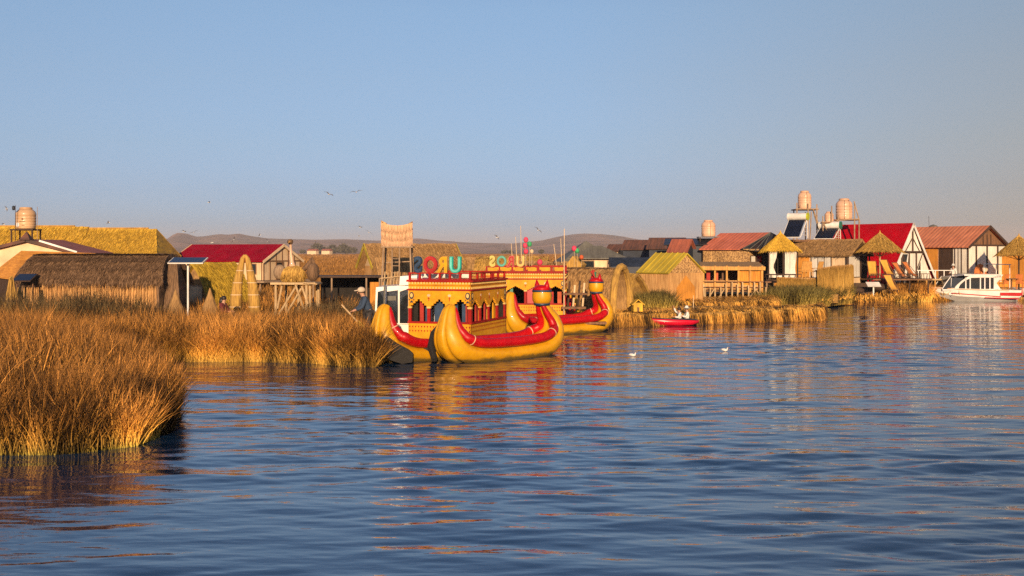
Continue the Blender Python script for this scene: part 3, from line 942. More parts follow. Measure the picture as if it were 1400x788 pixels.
def mast(label, px, top, bot, Y, r=0.02, mat='grey_wood', lean=0.0, tip=None, cat='pole', zbase=None):
    zb = zbase if zbase is not None else PZ(bot, Y)
    t = thing('pole', label, cat, (PX(px, Y), Y, zb))
    H = PZ(top, Y) - zb
    MB().tube([(0, 0, 0), (lean * H * .5, 0, H * .5), (lean * H * 1.05, 0, H)], [r * 1.2, r, r * .7], 6).build('shaft', mat, t)
    if tip == 'lamp':
        MB().lathe((lean * H - .10, 0, H - .28), [(.05, 0), (.09, .05), (.09, .22), (.03, .26)], 10).build('lamp', 'ink', t)
    return t
mast('thin mast with a small black lamp left of the tan water tank', 21, 281, 340, 63.2, .022, 'dark_wood', 0, 'lamp', zbase=.3)
mast('thin pale mast just right of the tan water tank', 51, 283, 340, 63.2, .02, 'grey_wood', 0, zbase=.3)

# orange reed-mat hut: hip end towards us
def orange_hut():
    Y = 54
    a = P(29, 343, Y)
    t = thing('mat_hut', 'orange reed mat hut with a peaked front, left of the brown thatched hut', 'hut', (a.x, Y, 0.3))
    z = a.z - .3
    b = lambda px, py, yy: P(px, py, yy) - Vector((a.x, Y, 0.3))
    A = Vector((0, 0, z)); E = Vector((2.9, 2.0, z - .12))
    L0 = b(-14, 376, Y + 1.0); F0 = b(24, 381, Y - 1.6); R0 = b(50, 379, Y - .9); R1 = b(106, 364, Y + 1.2)
    dn = Vector((0, 0, -.10))
    def sheet(pts, name, mat):
        m = MB(); k = len(pts)
        m.add(pts + [p + dn for p in pts], [tuple(range(k)), tuple(range(k, 2 * k))[::-1]] + [(i, k + i, k + (i + 1) % k, (i + 1) % k) for i in range(k)])
        return m.build(name, mat, t)
    sheet([L0, F0, A], 'left_roof', 'mat_orange')
    sheet([F0, R0, A], 'front_roof', 'mat_orange')
    sheet([R0, R1, E, A], 'right_roof', 'mat_orange')
    sheet([L0, A, E, L0 + Vector((5, 5, 0))], 'back_roof', 'mat_orange')
    m = MB()
    fl = lambda p, k=.88: Vector((p.x * k, p.y * k + .1, 0))
    for p, q in ((L0, F0), (R0, R1)):
        a0, b0 = fl(p), fl(q)
        m.add([a0, b0, b0 + Vector((0, 0, q.z - .05)), a0 + Vector((0, 0, p.z - .05))], [(0, 1, 2, 3)])
        m.add([a0 + Vector((0, .08, 0)), b0 + Vector((0, .08, 0)), b0 + Vector((0, .08, q.z - .05)), a0 + Vector((0, .08, p.z - .05))], [(3, 2, 1, 0)])
    m.build('wall', 'dark_wood', t)
    a0, b0 = fl(F0), fl(R0)
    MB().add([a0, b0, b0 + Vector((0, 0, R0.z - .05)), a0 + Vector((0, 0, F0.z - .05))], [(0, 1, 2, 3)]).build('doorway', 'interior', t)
orange_hut()

# brown thatched hut, the large one in the reeds
a = P(233, 347.5, 49.0)
pr = [(-1.75, 1.90), (-1.64, 2.12), (-1.35, 2.48), (-.95, 2.80), (-.5, 3.02), (0, 3.07)]
pr = pr + [(-y, z) for y, z in pr[:-1][::-1]]
r, Lw, Ww, he = house('thatched_hut', 'long brown thatched hut with upright reed walls standing in the reeds', 'hut', a + Vector((.35, 0, 0)), a.z - 3.07, 6.75, 3.5, 1.52, R(-5), 'thatch_brown', None,
                      jit=0.035, strands=15000, swid=0.028, slen=0.55, skew=.25, skew0=0.30, prof=pr, thick=.16)
zb = a.z - 3.07
MB().box((0, 0, 1.0), (6.1, 2.9, 2.0)).build('wall', 'reed_wall', r)
# thatched right end, sloping out towards the ground
for x0_ in (2.9, -3.12):
    MB().prism([(-1.5, -.3), (1.5, -.3), (1.5, 1.7), (.9, 2.6), (0, 2.95), (-.9, 2.6), (-1.5, 1.7)], x0_, x0_ + .22).build('end_thatch', 'thatch_brown', r)
m = MB()
for k in range(70):
    x = -3.0 + 6.0 * k / 69 + random.uniform(-.03, .03)
    m.tube([(x, -1.47, 0), (x + random.uniform(-.04, .04), -1.50, 1.95 + random.uniform(-.05, .06))], random.uniform(.018, .035), 5)
m.build('reed_bundle', 'reed_wall', r)['kind'] = 'stuff'
# leaning thatch mat at its right end
t = thing('thatch_screen', 'brown thatch screen leaning on the right end of the brown hut', 'screen', P(237, 420, 47.9))
MB().add([(-.45, 0, -.2), (.30, 0, -.2), (.05, .35, 2.0), (-.28, .3, 2.05), (-.45, .14, -.2), (.30, .14, -.2), (.05, .49, 2.0), (-.28, .44, 2.05)],
         [(0, 1, 2, 3), (7, 6, 5, 4), (0, 4, 5, 1), (1, 5, 6, 2), (2, 6, 7, 3), (3, 7, 4, 0)]).build('screen', 'thatch_brown', t)

# reed column and solar sheet at the left edge
t = thing('reed_column', 'tall golden reed bundle tapering to a point near the left edge', 'reed bundle', P(17, 452, 45))
m = MB()
for k in range(26):
    an = k * 2.4; rr = .34 * math.sqrt(k / 26)
    m.tube([(math.cos(an) * rr, math.sin(an) * rr, 0), (math.cos(an) * rr * .8, math.sin(an) * rr * .8, 1.0), (math.cos(an) * rr * .22 - .04, math.sin(an) * rr * .22, 2.0 + random.uniform(-.2, .25))], [.06, .055, .015], 6)
m.build('bundle', 'thatch_gold', t)
MB().tube([(0, 0, 1.18), (0, 0, 1.24)], .31, 14).build('binding', 'brown_wood', t)
t = thing('reed_column', 'shorter reed bundle beside the dark doorway left of the brown hut', 'reed bundle', P(28, 450, 46))
m = MB()
for k in range(14):
    an = k * 2.4; rr = .2 * math.sqrt(k / 14)
    m.tube([(math.cos(an) * rr, math.sin(an) * rr, 0), (math.cos(an) * rr * .5, math.sin(an) * rr * .5, 1.55 + random.uniform(-.2, .2))], [.05, .02], 6)
m.build('bundle', 'thatch_gold', t)
def solar(label, p0, p1, tiltz, Y, post=True, zb=.2, fmat='white_paint'):
    a, b = P(*p0, Y), P(*p1, Y)
    w = abs(b.x - a.x)
    t = thing('solar_array', label, 'solar panel', ((a.x + b.x) / 2, Y, zb))
    rot = Matrix.Rotation(tiltz, 3, 'X')
    z = (a.z + b.z) / 2 - zb
    MB().box((0, 0, z), (w, .82, .045), rot).build('frame', fmat, t)
    off = rot @ Vector((0, 0, .026))
    m = MB()
    for i in range(8):
        for j in range(3):
            c = rot @ Vector(((-.5 + (i + .5) / 8) * (w - .08), (-.5 + (j + .5) / 3) * .76, .028))
            m.box((c.x, c.y, z + c.z), ((w - .08) / 8 - .005, .76 / 3 - .005, .012), rot)
    m.build('cell', 'solar_cell', t)
    if post:
        MB().tube([(0, 0, 0), (0, 0, z - .04)], .04, 10).build('post', 'white_paint', t)
        MB().tube([(0, .3, z - .18), (0, 0, z - .6)], .02, 6).build('brace', 'white_paint', t)
    return t
solar('solar panel on a white post in front of the yellow reed hut', (233, 357), (281, 356), R(15), 44.5)
t = solar('dark solar sheet leaning under the orange mat hut', (21, 381), (47, 379), R(20), 47.2, post=False, fmat='dark_wood')
MB().tube([(-.35, 0, 0), (-.35, 0, 2.0)], .03, 6).build('post', 'brown_wood', t)
MB().tube([(.3, .1, 0), (.3, .1, 2.1)], .03, 6).build('post', 'brown_wood', t)

# yellow curved hut
a = P(262, 359, 55)
pr = gable_prof(3.05, .1, a.z - .3, curve=.45, n=7)
r, Lw, Ww, he = house('reed_hut', 'yellow reed hut with rounded sides behind the white solar panel post', 'hut', a, .3, 2.9, 3.05, .1, R(-122), 'thatch_olive', None, prof=pr, jit=.025, strands=5000, swid=.03, slen=.5, thick=.14, curve=.4)
inn = [(y * .86, z - .12) for y, z in pr]
MB().prism(inn, 1.1, 1.17).build('gable', 'thatch_tan', r)
panel(r, (Vector((1.17, -1.52, 0)), Vector((0, 1, 0)), Vector((1, 0, 0))), 1.1, 2.0, 0, 1.5, 'cream_plank', 'door', frame='grey_wood')
for lab, px, h, w in (('tan straw cone left of the solar panel post', 240, 1.0, .42), ('tan straw cone right of the yellow reed hut', 287, 1.05, .40)):
    t = thing('straw_cone', lab, 'straw cone', P(px, 438, 46.5))
    MB().lathe((0, 0, 0), [(w, 0), (w * .8, h * .5), (w * .3, h), (.02, h * 1.3)], 12).build('cone', 'thatch_tan', t)
    b = np.zeros((500, 3)); an = rng.uniform(0, 6.28, 500); q = rng.uniform(0, 1, 500); rr = w * (1 - q * .85) + .02
    b[:, 0], b[:, 1], b[:, 2] = np.cos(an) * rr, np.sin(an) * rr, q * h * 1.05
    s = blades('straw_skin', b, np.stack([np.cos(an) * .04, np.sin(an) * .04, np.full(500, -.3)], 1), np.zeros((500, 3)), .025, 'strand_tan', seg=2, parent=t)

# small brown thatched hut behind
a = P(313, 363, 63)
r, Lw, Ww, he = house('thatched_hut', 'small brown thatched hut between the yellow reed hut and the gold reed arch', 'hut', a, .3, 2.6, 2.4, 1.6, R(-12), 'thatch_brown', 'brown_wood', jit=.03, strands=2500, swid=.035, curve=.12, thick=.12)
panel(r, on_wall(r, 'front', Lw, Ww), .6, 1.5, .5, 1.3, 'interior', 'window', frame='grey_wood')

# red roofed wooden house
a = P(388, 334, 78)
zf = 1.55
r, Lw, Ww, he = house('red_roof_house', 'cream wooden house with a dark red metal roof behind the gold reed arch', 'house', a, zf, 8.2, 4.9, 1.33, R(-24), 'maroon_metal', 'cream_plank', ov=.15, oe=.25, verge='cream_wall')
fr = on_wall(r, 'gable', Lw, Ww)
m = MB()
for u in np.linspace(.05, Ww - .05, 7):
    m.obox(*fr, u - .03, u + .03, 0, he + (1 - abs(u - Ww / 2) / (Ww / 2)) * 1.05, .005, .04)
m.obox(*fr, 0, Ww, he - .05, he + .03, .0, .05)
m.build('batten', 'brown_wood', r)
panel(r, fr, 1.5, 2.3, .05, 1.2, 'interior', 'door', frame='brown_wood')
panel(r, fr, 2.9, 3.7, .55, 1.2, 'glass_dark', 'window', frame='brown_wood')
fr = on_wall(r, 'front', Lw, Ww)
m = MB()
for u in np.linspace(.1, Lw - .1, 10):
    m.obox(*fr, u - .03, u + .03, 0, he, .005, .035)
m.build('batten', 'brown_wood', r)
for u in (1.4, 4.2, 6.6):
    panel(r, fr, u, u + .7, .45, 1.1, 'glass_dark', 'window', frame='brown_wood')
MB().box((.2, -.4, -.08), (9.6, 6.2, .12)).build('deck', 'grey_wood', r)
stilts(r, [(x, y) for x in (-4, -2, 0, 2, 4.4) for y in (-3.1, 2)], -1.3, -.14, .06, 'grey_wood', 'stilt')
# red cloth at the door
MB().box((4.75, -.2, .55), (.05, .5, 1.0)).build('door_curtain', 'cloth_maroon', r)

# gold reed arch
t = thing('reed_arch', 'tall golden arch of two reed horns joined at the top, in the reeds', 'arch', P(335, 430, 45.5))
zt = PZ(349, 45.5) - PZ(430, 45.5)
for sg in (-1, 1):
    pts = [(sg * .40 + .02, 0, 0), (sg * .38, 0, .6), (sg * .30, 0, 1.3), (sg * .18, 0, 1.95), (sg * .09, 0, zt - .12), (0, 0, zt)]
    MB().tube(pts, [.25, .245, .20, .14, .09, .06], 14).build('horn', 'thatch_gold', t, True)
    m = MB()
    for z in (.3, .8, 1.3, 1.8):
        f = np.interp(z, [0, .6, 1.3, 1.95], [.40, .38, .30, .18]); q = np.interp(z, [0, .6, 1.3, 1.95], [.25, .245, .20, .14])
        m.tube([(sg * f, 0, z), (sg * f, 0, z + .03)], q + .008, 14)
    m.build('binding', 'rope', t)

# bird sculpture on a stilted platform
Y = 47
pz = PZ(386, Y)
t = thing('stilt_platform', 'rough pole platform on crossed stilts under the straw bird', 'platform', (PX(405, Y), Y, .2))
h = pz - .2
MB().box((0, 0, h - .04), (1.9, 1.5, .09)).build('deck', 'pale_wood', t)
MB().box((.75, -.2, h - .03), (.6, 1.3, .05), Matrix.Rotation(R(6), 3, 'Y')).build('deck_board', 'pale_wood', t)
stilts(t, [(-.75, -.6), (-.55, .6), (.55, -.6), (.68, -.5), (.9, .3), (.78, .6), (0, .5)], 0, h - .09, .055, 'pale_wood', 'stilt')
for p0, p1 in (((-.75, -.65, .45), (.15, -.6, h - .1)), ((-.35, -.6, .6), (.32, -.55, h - .25)), ((.1, -.65, h - .1), (.62, -.6, .35)), ((.35, -.6, h - .15), (.62, -.62, 1.1)), ((-.5, -.5, h - .1), (-.7, -.5, .9))):
    MB().tube([p0, p1], .045, 7).build('brace', 'pale_wood', t)
b = thing('straw_bird', 'straw bird sculpture with a long neck and round head perched on the pole platform', 'sculpture', (PX(402, Y), Y - .1, pz + .01))
MB().ball((0, -.05, .34), (.46, .5, .38), 16, 10).build('body', 'thatch_gold', b, True)
MB().tube([(-.02, -.1, .5), (-.05, -.12, .85), (-.09, -.12, 1.2), (-.10, -.14, 1.62)], [.22, .10, .055, .05], 10).build('neck', 'tank_pink', b, True)
MB().ball((-.11, -.17, 1.72), (.13, .15, .12), 12, 8).build('head', 'thatch_brown', b, True)
MB().tube([(-.11, -.30, 1.71), (-.12, -.46, 1.66)], [.045, .01], 8).build('beak', 'yellow_wood', b)
for sg, x, z, rz_ in ((-1, -.62, .42, .33), (1, .80, .42, .40)):
    MB().ball((x, .15, z), (.28, .35, rz_), 12, 8).build('wing', 'thatch_brown' if sg > 0 else 'grey_wood', b, True)
MB().tube([(.4, .1, .5), (.75, .2, .95), (.95, .2, .45)], [.1, .14, .12], 8).build('tail', 'thatch_brown', b, True)
n = 900
an = rng.uniform(0, 6.28, n); q = rng.uniform(-1, 1, n)
b0 = np.stack([np.cos(an) * .47 * np.sqrt(1 - q * q), -.05 + np.sin(an) * .5 * np.sqrt(1 - q * q), .34 + .38 * q], 1)
blades('straw_skin', b0, np.stack([np.cos(an) * .08, np.sin(an) * .08, -.2 + 0 * an], 1), np.zeros((n, 3)), .03, 'strand_gold', seg=2, parent=b)

# watch tower
Y = 52
t = thing('watch_tower', 'spindly pole lookout tower topped by a curved tan reed screen', 'lookout tower', (PX(544, Y), Y, .25))
zt = PZ(338, Y) - .25
zt2 = PZ(303, Y) - .25
m = MB()
nx = 14
vs, fs = [], []
for k in (0, 1):
    for i in range(nx + 1):
        x = -.74 + 1.48 * i / nx
        dip = -.26 * math.sin(math.pi * i / nx) + (.04 if i < 3 else 0)
        y = -.5 + .12 * math.sin(math.pi * i / nx) + k * .07
        vs += [(x * (.93), y, zt + .12 - .12 * math.sin(math.pi * i / nx)), (x, y + .02, zt2 + dip)]
for i in range(nx):
    a0 = 2 * i; b0 = 2 * (nx + 1) + 2 * i
    fs += [(a0, a0 + 2, a0 + 3, a0 + 1), (b0 + 1, b0 + 3, b0 + 2, b0), (a0 + 1, a0 + 3, b0 + 3, b0 + 1), (a0, b0, b0 + 2, a0 + 2)]
fs += [(0, 1, 2 * (nx + 1) + 1, 2 * (nx + 1)), (2 * nx, 4 * nx + 2, 4 * nx + 3, 2 * nx + 1)]
m.add(vs, fs).build('reed_screen', 'woven', t)
n = 1600
u = rng.uniform(0, 1, n); row = rng.integers(0, 3, n)
zz = zt + .12 + (row + 1) * (zt2 - zt - .2) / 3 - .12 * np.sin(np.pi * u)
b0 = np.stack([-.73 + 1.46 * u, -.52 + .12 * np.sin(np.pi * u), zz], 1)
blades('reed_skin', b0, np.stack([rng.normal(0, .01, n), np.full(n, -.05), -rng.uniform(.3, .48, n)], 1), np.zeros((n, 3)), .03, 'strand_pale', seg=2, parent=t)
MB().box((0, 0, zt), (1.5, 1.15, .06)).build('platform', 'grey_wood', t)
for x in (-.62, .62):
    for y in (-.48, .48):
        MB().tube([(x * 1.25, y * 1.3, 0), (x, y, zt), (x, y, zt + (.9 if y > 0 else .2))], .045, 7).build('leg', 'grey_wood', t)
for x in (-.22, .12):
    MB().tube([(x, -.75, 0), (x, -.45, zt - .05)], .032, 6).build('ladder_rail', 'grey_wood', t)
m = MB()
for k in range(9):
    z = .3 + k * .33; y = -.75 + .3 * z / zt
    m.tube([(-.22, y, z), (.12, y, z)], .02, 6)
m.build('ladder_rung', 'grey_wood', t)
m = MB()
for z in (1.1, 2.0, 2.75):
    m.tube([(-.68, .5, z), (.68, .5, z + .06)], .03, 6)
    m.tube([(.68, -.5, z - .2), (.65, .5, z)], .03, 6)
m.build('cross_pole', 'grey_wood', t)

# thatched houses behind the tower
a = P(498, 333, 62)
r, Lw, Ww, he = house('thatched_house', 'tan thatched house with an open pale gable left of the lookout tower', 'house', a, .3, 5.6, 3.0, 2.35, R(206), 'thatch_tan', 'reed_wall', 'cream_plank', jit=.03, strands=5000, swid=.035, thick=.12, verge='tarp_yellow', ov=.45)
r2, Lw, Ww, he = house('straw_tent', 'low brown straw tent roof at the foot of the lookout tower', 'tent', P(512, 352, 57), .3, 2.6, 3.4, .9, R(200), 'thatch_tan', 'thatch_tan', jit=.03, strands=1500, swid=.035, thick=.1)
panel(r, (Vector((-2.4, 1.25, 0)), Vector((1, 0, 0)), Vector((0, 1, 0))), 1.0, 1.9, .9, 1.8, 'tarp_yellow', 'window_cloth')
# dark open shed
t = thing('open_shed', 'flat roofed open shed with a black interior behind the man in the cap', 'shed', (PX(478, 55), 55, .2))
zr = PZ(378, 55) - .2
MB().box((0, 0, zr), (3.5, 2.6, .08)).build('roof', 'dark_wood', t)
MB().box((0, 1.2, zr / 2), (3.3, .08, zr - .05)).build('back_wall', 'interior', t)  # black wall stands in for the shade under the roof
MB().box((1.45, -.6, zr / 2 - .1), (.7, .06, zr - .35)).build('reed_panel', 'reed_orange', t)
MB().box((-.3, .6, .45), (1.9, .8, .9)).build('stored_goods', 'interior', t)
stilts(t, [(-1.6, -1.2), (-.7, -1.2), (1.0, -1.2), (1.65, -1.2)], 0, zr - .05, .045, 'grey_wood', 'post')
# white pickets by the bow
t = thing('picket_rack', 'leaning rack of pale poles above the white cabin boat', 'pole rack', P(533, 420, 44))
for k in range(5):
    MB().tube([(-.35 + k * .13, 0, 0), (-.25 + k * .13 + .05, .1, 1.35 + .1 * random.random())], .022, 6).build('pole', 'pale_wood', t)
for z in (.75, 1.15):
    MB().tube([(-.4, -.02, z), (.4, .0, z + .08)], .02, 6).build('rail', 'pale_wood', t)

# ------------------------------------------------------------------ people
def skin_mesh(name, nodes, edges, mat, parent, sub=2, root=0):
    """nodes: list of (pos, radius)"""
    me = bpy.data.meshes.new(name)
    me.from_pydata([n[0] for n in nodes], edges, [])
    o = bpy.data.objects.new(name, me)
    col.objects.link(o)
    o.modifiers.new('Skin', 'SKIN')
    sv = me.skin_vertices[0].data
    for i, n in enumerate(nodes):
        rr = n[1] if isinstance(n[1], tuple) else (n[1], n[1])
        sv[i].radius = rr
        sv[i].use_root = (i == root)
    md = o.modifiers.new('Subdivision', 'SUBSURF'); md.levels = sub; md.render_levels = sub
    dg = bpy.context.evaluated_depsgraph_get()
    dg.update()
    nm = bpy.data.meshes.new_from_object(o.evaluated_get(dg))
    nm.name = name
    o.modifiers.clear()
    o.data = nm
    nm.materials.clear(); nm.materials.append(MATS[mat])
    nm.shade_smooth()
    o.parent = parent
    return o

def person(label, loc, rz, pose, top, legs, hat=None, hair='short', scale=1.0):
    """local frame: faces +x; joints given in metres"""
    t = thing('person', label, 'person', loc, rz)
    t.scale = (scale,) * 3
    J = dict(pelvis=(0, 0, .95), waist=(0, 0, 1.10), chest=(0, 0, 1.34), neck=(0, 0, 1.50), head=(.02, 0, 1.62), crown=(.02, 0, 1.72),
             shL=(0, .17, 1.42), elL=(.0, .25, 1.14), haL=(.08, .24, .92), shR=(0, -.17, 1.42), elR=(.0, -.25, 1.14), haR=(.08, -.24, .92),
             hipL=(0, .09, .90), knL=(.02, .10, .50), anL=(0, .10, .08), hipR=(0, -.09, .90), knR=(.02, -.10, .50), anR=(0, -.10, .08))
    J.update(pose)
    V = {k: Vector(v) for k, v in J.items()}
    nodes, edges, ix = [], [], {}
    def nd(k, p, r):
        ix[k] = len(nodes); nodes.append((p, r)); return ix[k]
    nd('pelvis', V['pelvis'], (.13, .11)); nd('waist', V['waist'], (.12, .10)); nd('chest', V['chest'], (.14, .11)); nd('neck', V['neck'], .055)
    nd('head', V['head'], (.085, .095)); nd('crown', V['crown'], .07)
    edges += [(0, 1), (1, 2), (2, 3), (3, 4), (4, 5)]
    for s in 'LR':
        sh = nd('sh' + s, V['sh' + s], .06); el = nd('el' + s, V['el' + s], .042); ha = nd('ha' + s, V['ha' + s], .03)
        edges += [(2, sh), (sh, el), (el, ha)]
        d = (V['ha' + s] - V['el' + s]).normalized()
        sd = d.cross(Vector((0, 0, 1)));  sd = sd.normalized() if sd.length > .1 else Vector((0, 1, 0))
        palm = nd('pa' + s, V['ha' + s] + d * .07, (.036, .02)); edges.append((ha, palm))
        for k in range(4):
            f0 = nd('f%d' % k + s, V['ha' + s] + d * .12 + sd * (-.03 + .02 * k), .009)
            f1 = nd('g%d' % k + s, V['ha' + s] + d * (.165 - .008 * abs(k - 1.5)) + sd * (-.032 + .022 * k) + Vector((0, 0, -.012)), .007)
            edges += [(palm, f0), (f0, f1)]
        th = nd('th' + s, V['ha' + s] + d * .07 + sd * -.055, .011); edges.append((palm, th))
        hp = nd('hip' + s, V['hip' + s], .085); kn = nd('kn' + s, V['kn' + s], .055); an = nd('an' + s, V['an' + s], .04)
        ft = nd('ft' + s, V['an' + s] + Vector((.15, 0, -.04)), (.04, .03))
        edges += [(0, hp), (hp, kn), (kn, an), (an, ft)]
    skin_mesh('body', nodes, edges, 'skin', t, 1)
    H = V['head']
    MB().ball(H + Vector((-.012, 0, .045)), (.108, .095, .10), 14, 9).build('hair', 'hair', t, True)
    if hair == 'long':
        MB().tube([H + Vector((-.07, 0, .06)), H + Vector((-.12, 0, -.08)), H + Vector((-.13, 0, -.30))], [.085, .09, .05], 10).build('hair', 'hair', t, True)
    # face: eyes, nose, mouth
    m = MB()
    for s in (-1, 1): m.ball(H + Vector((.088, s * .032, .01)), (.012, .014, .009), 8, 5)
    m.build('eyes', 'ink', t)
    MB().tube([H + Vector((.095, 0, .01)), H + Vector((.112, 0, -.022)), H + Vector((.09, 0, -.035))], [.008, .013, .008], 6).build('nose', 'skin', t)
    MB().ball(H + Vector((.085, 0, -.055)), (.01, .025, .006), 8, 5).build('mouth', 'cloth_maroon', t)
    # jacket / shirt
    nodes2 = [(V['pelvis'] + Vector((0, 0, .0)), (.155, .135)), (V['waist'], (.15, .13)), (V['chest'], (.165, .135)), (V['neck'] + Vector((0, 0, -.03)), .075)]
    ed2 = [(0, 1), (1, 2), (2, 3)]
    for s in 'LR':
        k = len(nodes2)
        nodes2 += [(V['sh' + s], .082), (V['el' + s], .062), (V['el' + s].lerp(V['ha' + s], .85), .047)]
        ed2 += [(2, k), (k, k + 1), (k + 1, k + 2)]
    skin_mesh('jacket', nodes2, ed2, top, t, 2)
    nodes3 = [(V['pelvis'], (.15, .13))]; ed3 = []
    for s in 'LR':
        k = len(nodes3)
        nodes3 += [(V['hip' + s], .105), (V['kn' + s], .075), (V['an' + s] + Vector((0, 0, .05)), .06)]
        ed3 += [(0, k), (k, k + 1), (k + 1, k + 2)]
    skin_mesh('trousers', nodes3, ed3, legs, t, 2)
    m = MB()
    for s in 'LR':
        a = V['an' + s]
        m.tube([a + Vector((-.06, 0, -.035)), a + Vector((.06, 0, -.035)), a + Vector((.19, 0, -.05))], [.045, .052, .032], 8)
    m.build('shoes', 'cloth_dark', t, True)
    if hat == 'cap':
        c = H + Vector((-.005, 0, .06))
        m = MB().ball(c, (.118, .108, .095), 16, 9)
        m.build('cap', 'cap_cloth', t, True)
        MB().box(c + Vector((.15, 0, -.01)), (.12, .15, .018), Matrix.Rotation(R(10), 3, 'Y')).build('cap_visor', 'cap_cloth', t)
    if hat == 'sun':
        c = H + Vector((0, 0, .08))
        MB().lathe(c, [(.17, -.02), (.17, -.005), (.10, .005), (.09, .09), (.05, .12), (.01, .125)], 18).build('hat', 'cloth_white', t, True)
    return t

bend = dict(pelvis=(-.02, 0, .92), waist=(.03, 0, 1.07), chest=(.11, 0, 1.27), neck=(.17, 0, 1.42), head=(.22, 0, 1.53), crown=(.23, 0, 1.63),
            shL=(.12, .17, 1.35), elL=(.22, .22, 1.08), haL=(.42, .12, 1.0), shR=(.12, -.17, 1.35), elR=(.24, -.22, 1.08), haR=(.44, -.10, .98))
Ym = 37.2
man = person('man in a pale cap and blue denim jacket bending over the reeds at the shore', (PX(504, Ym), Ym, PZ(397, Ym) - 1.82), R(195), bend, 'denim', 'cloth_dark', 'cap', scale=1.15)
slab_ground('landing', [(-5.9, 36.6), (-4.3, 36.3), (-4.2, 38.6), (-5.9, 38.6)], PZ(397, Ym) - 1.82 + .02, -.4, 'straw_mat')
# pole he holds
t = thing('wooden_oar', 'pale wooden oar held low by the man in the cap', 'oar', P(484, 437, Ym - .3))
MB().tube([(-.42, 0, .5), (.15, 0, -.12)], .028, 8).build('shaft', 'pale_wood', t)
MB().box((.23, 0, -.2), (.34, .03, .14), Matrix.Rotation(R(48), 3, 'Y')).build('blade', 'tarp_yellow', t)

sit = dict(pelvis=(0, 0, .20), waist=(-.03, 0, .36), chest=(-.04, 0, .60), neck=(-.02, 0, .76), head=(.01, 0, .88), crown=(.01, 0, .98),
           shL=(-.03, .17, .68), elL=(.06, .22, .44), haL=(.28, .12, .42), shR=(-.03, -.17, .68), elR=(.08, -.23, .42), haR=(.30, -.12, .40),
           hipL=(.03, .10, .19), knL=(.42, .12, .30), anL=(.75, .12, .10), hipR=(.03, -.10, .19), knR=(.42, -.12, .30), anR=(.75, -.12, .10))
t = person('dark haired woman in a maroon top sitting among the reeds by the gold arch', (PX(306, 43), 43, PZ(406, 43) - .98), R(-12), sit, 'cloth_maroon', 'cloth_dark', None, 'long')
s = thing('low_stool', 'low wooden stool hidden in the reeds under the woman in maroon', 'stool', (PX(306, 43), 43, .2))
zs = PZ(406, 43) - .98 + .08 - .2
MB().box((0, 0, zs - .05), (.42, .42, .06)).build('seat', 'brown_wood', s)
for x, y in ((-.16, -.16), (.16, -.16), (.16, .16), (-.16, .16)):
    MB().tube([(x, y, 0), (x, y, zs - .08)], .025, 6).build('leg', 'brown_wood', s)

# ------------------------------------------------------------------ the painted double-hulled boats
def interp_curve(keys, n):
    """smooth curve through keys (Catmull-Rom); each key a tuple"""
    K = [np.array(k, float) for k in keys]
    K = [2 * K[0] - K[1]] + K + [2 * K[-1] - K[-2]]
    out = []
    m = len(K) - 3
    for i in range(n + 1):
        f = i / n * m
        j = min(int(f), m - 1); t = f - j
        p0, p1, p2, p3 = K[j], K[j + 1], K[j + 2], K[j + 3]
        out.append(.5 * ((2 * p1) + (-p0 + p2) * t + (2 * p0 - 5 * p1 + 4 * p2 - p3) * t * t + (-p0 + 3 * p1 - 3 * p2 + p3) * t ** 3))
    return out

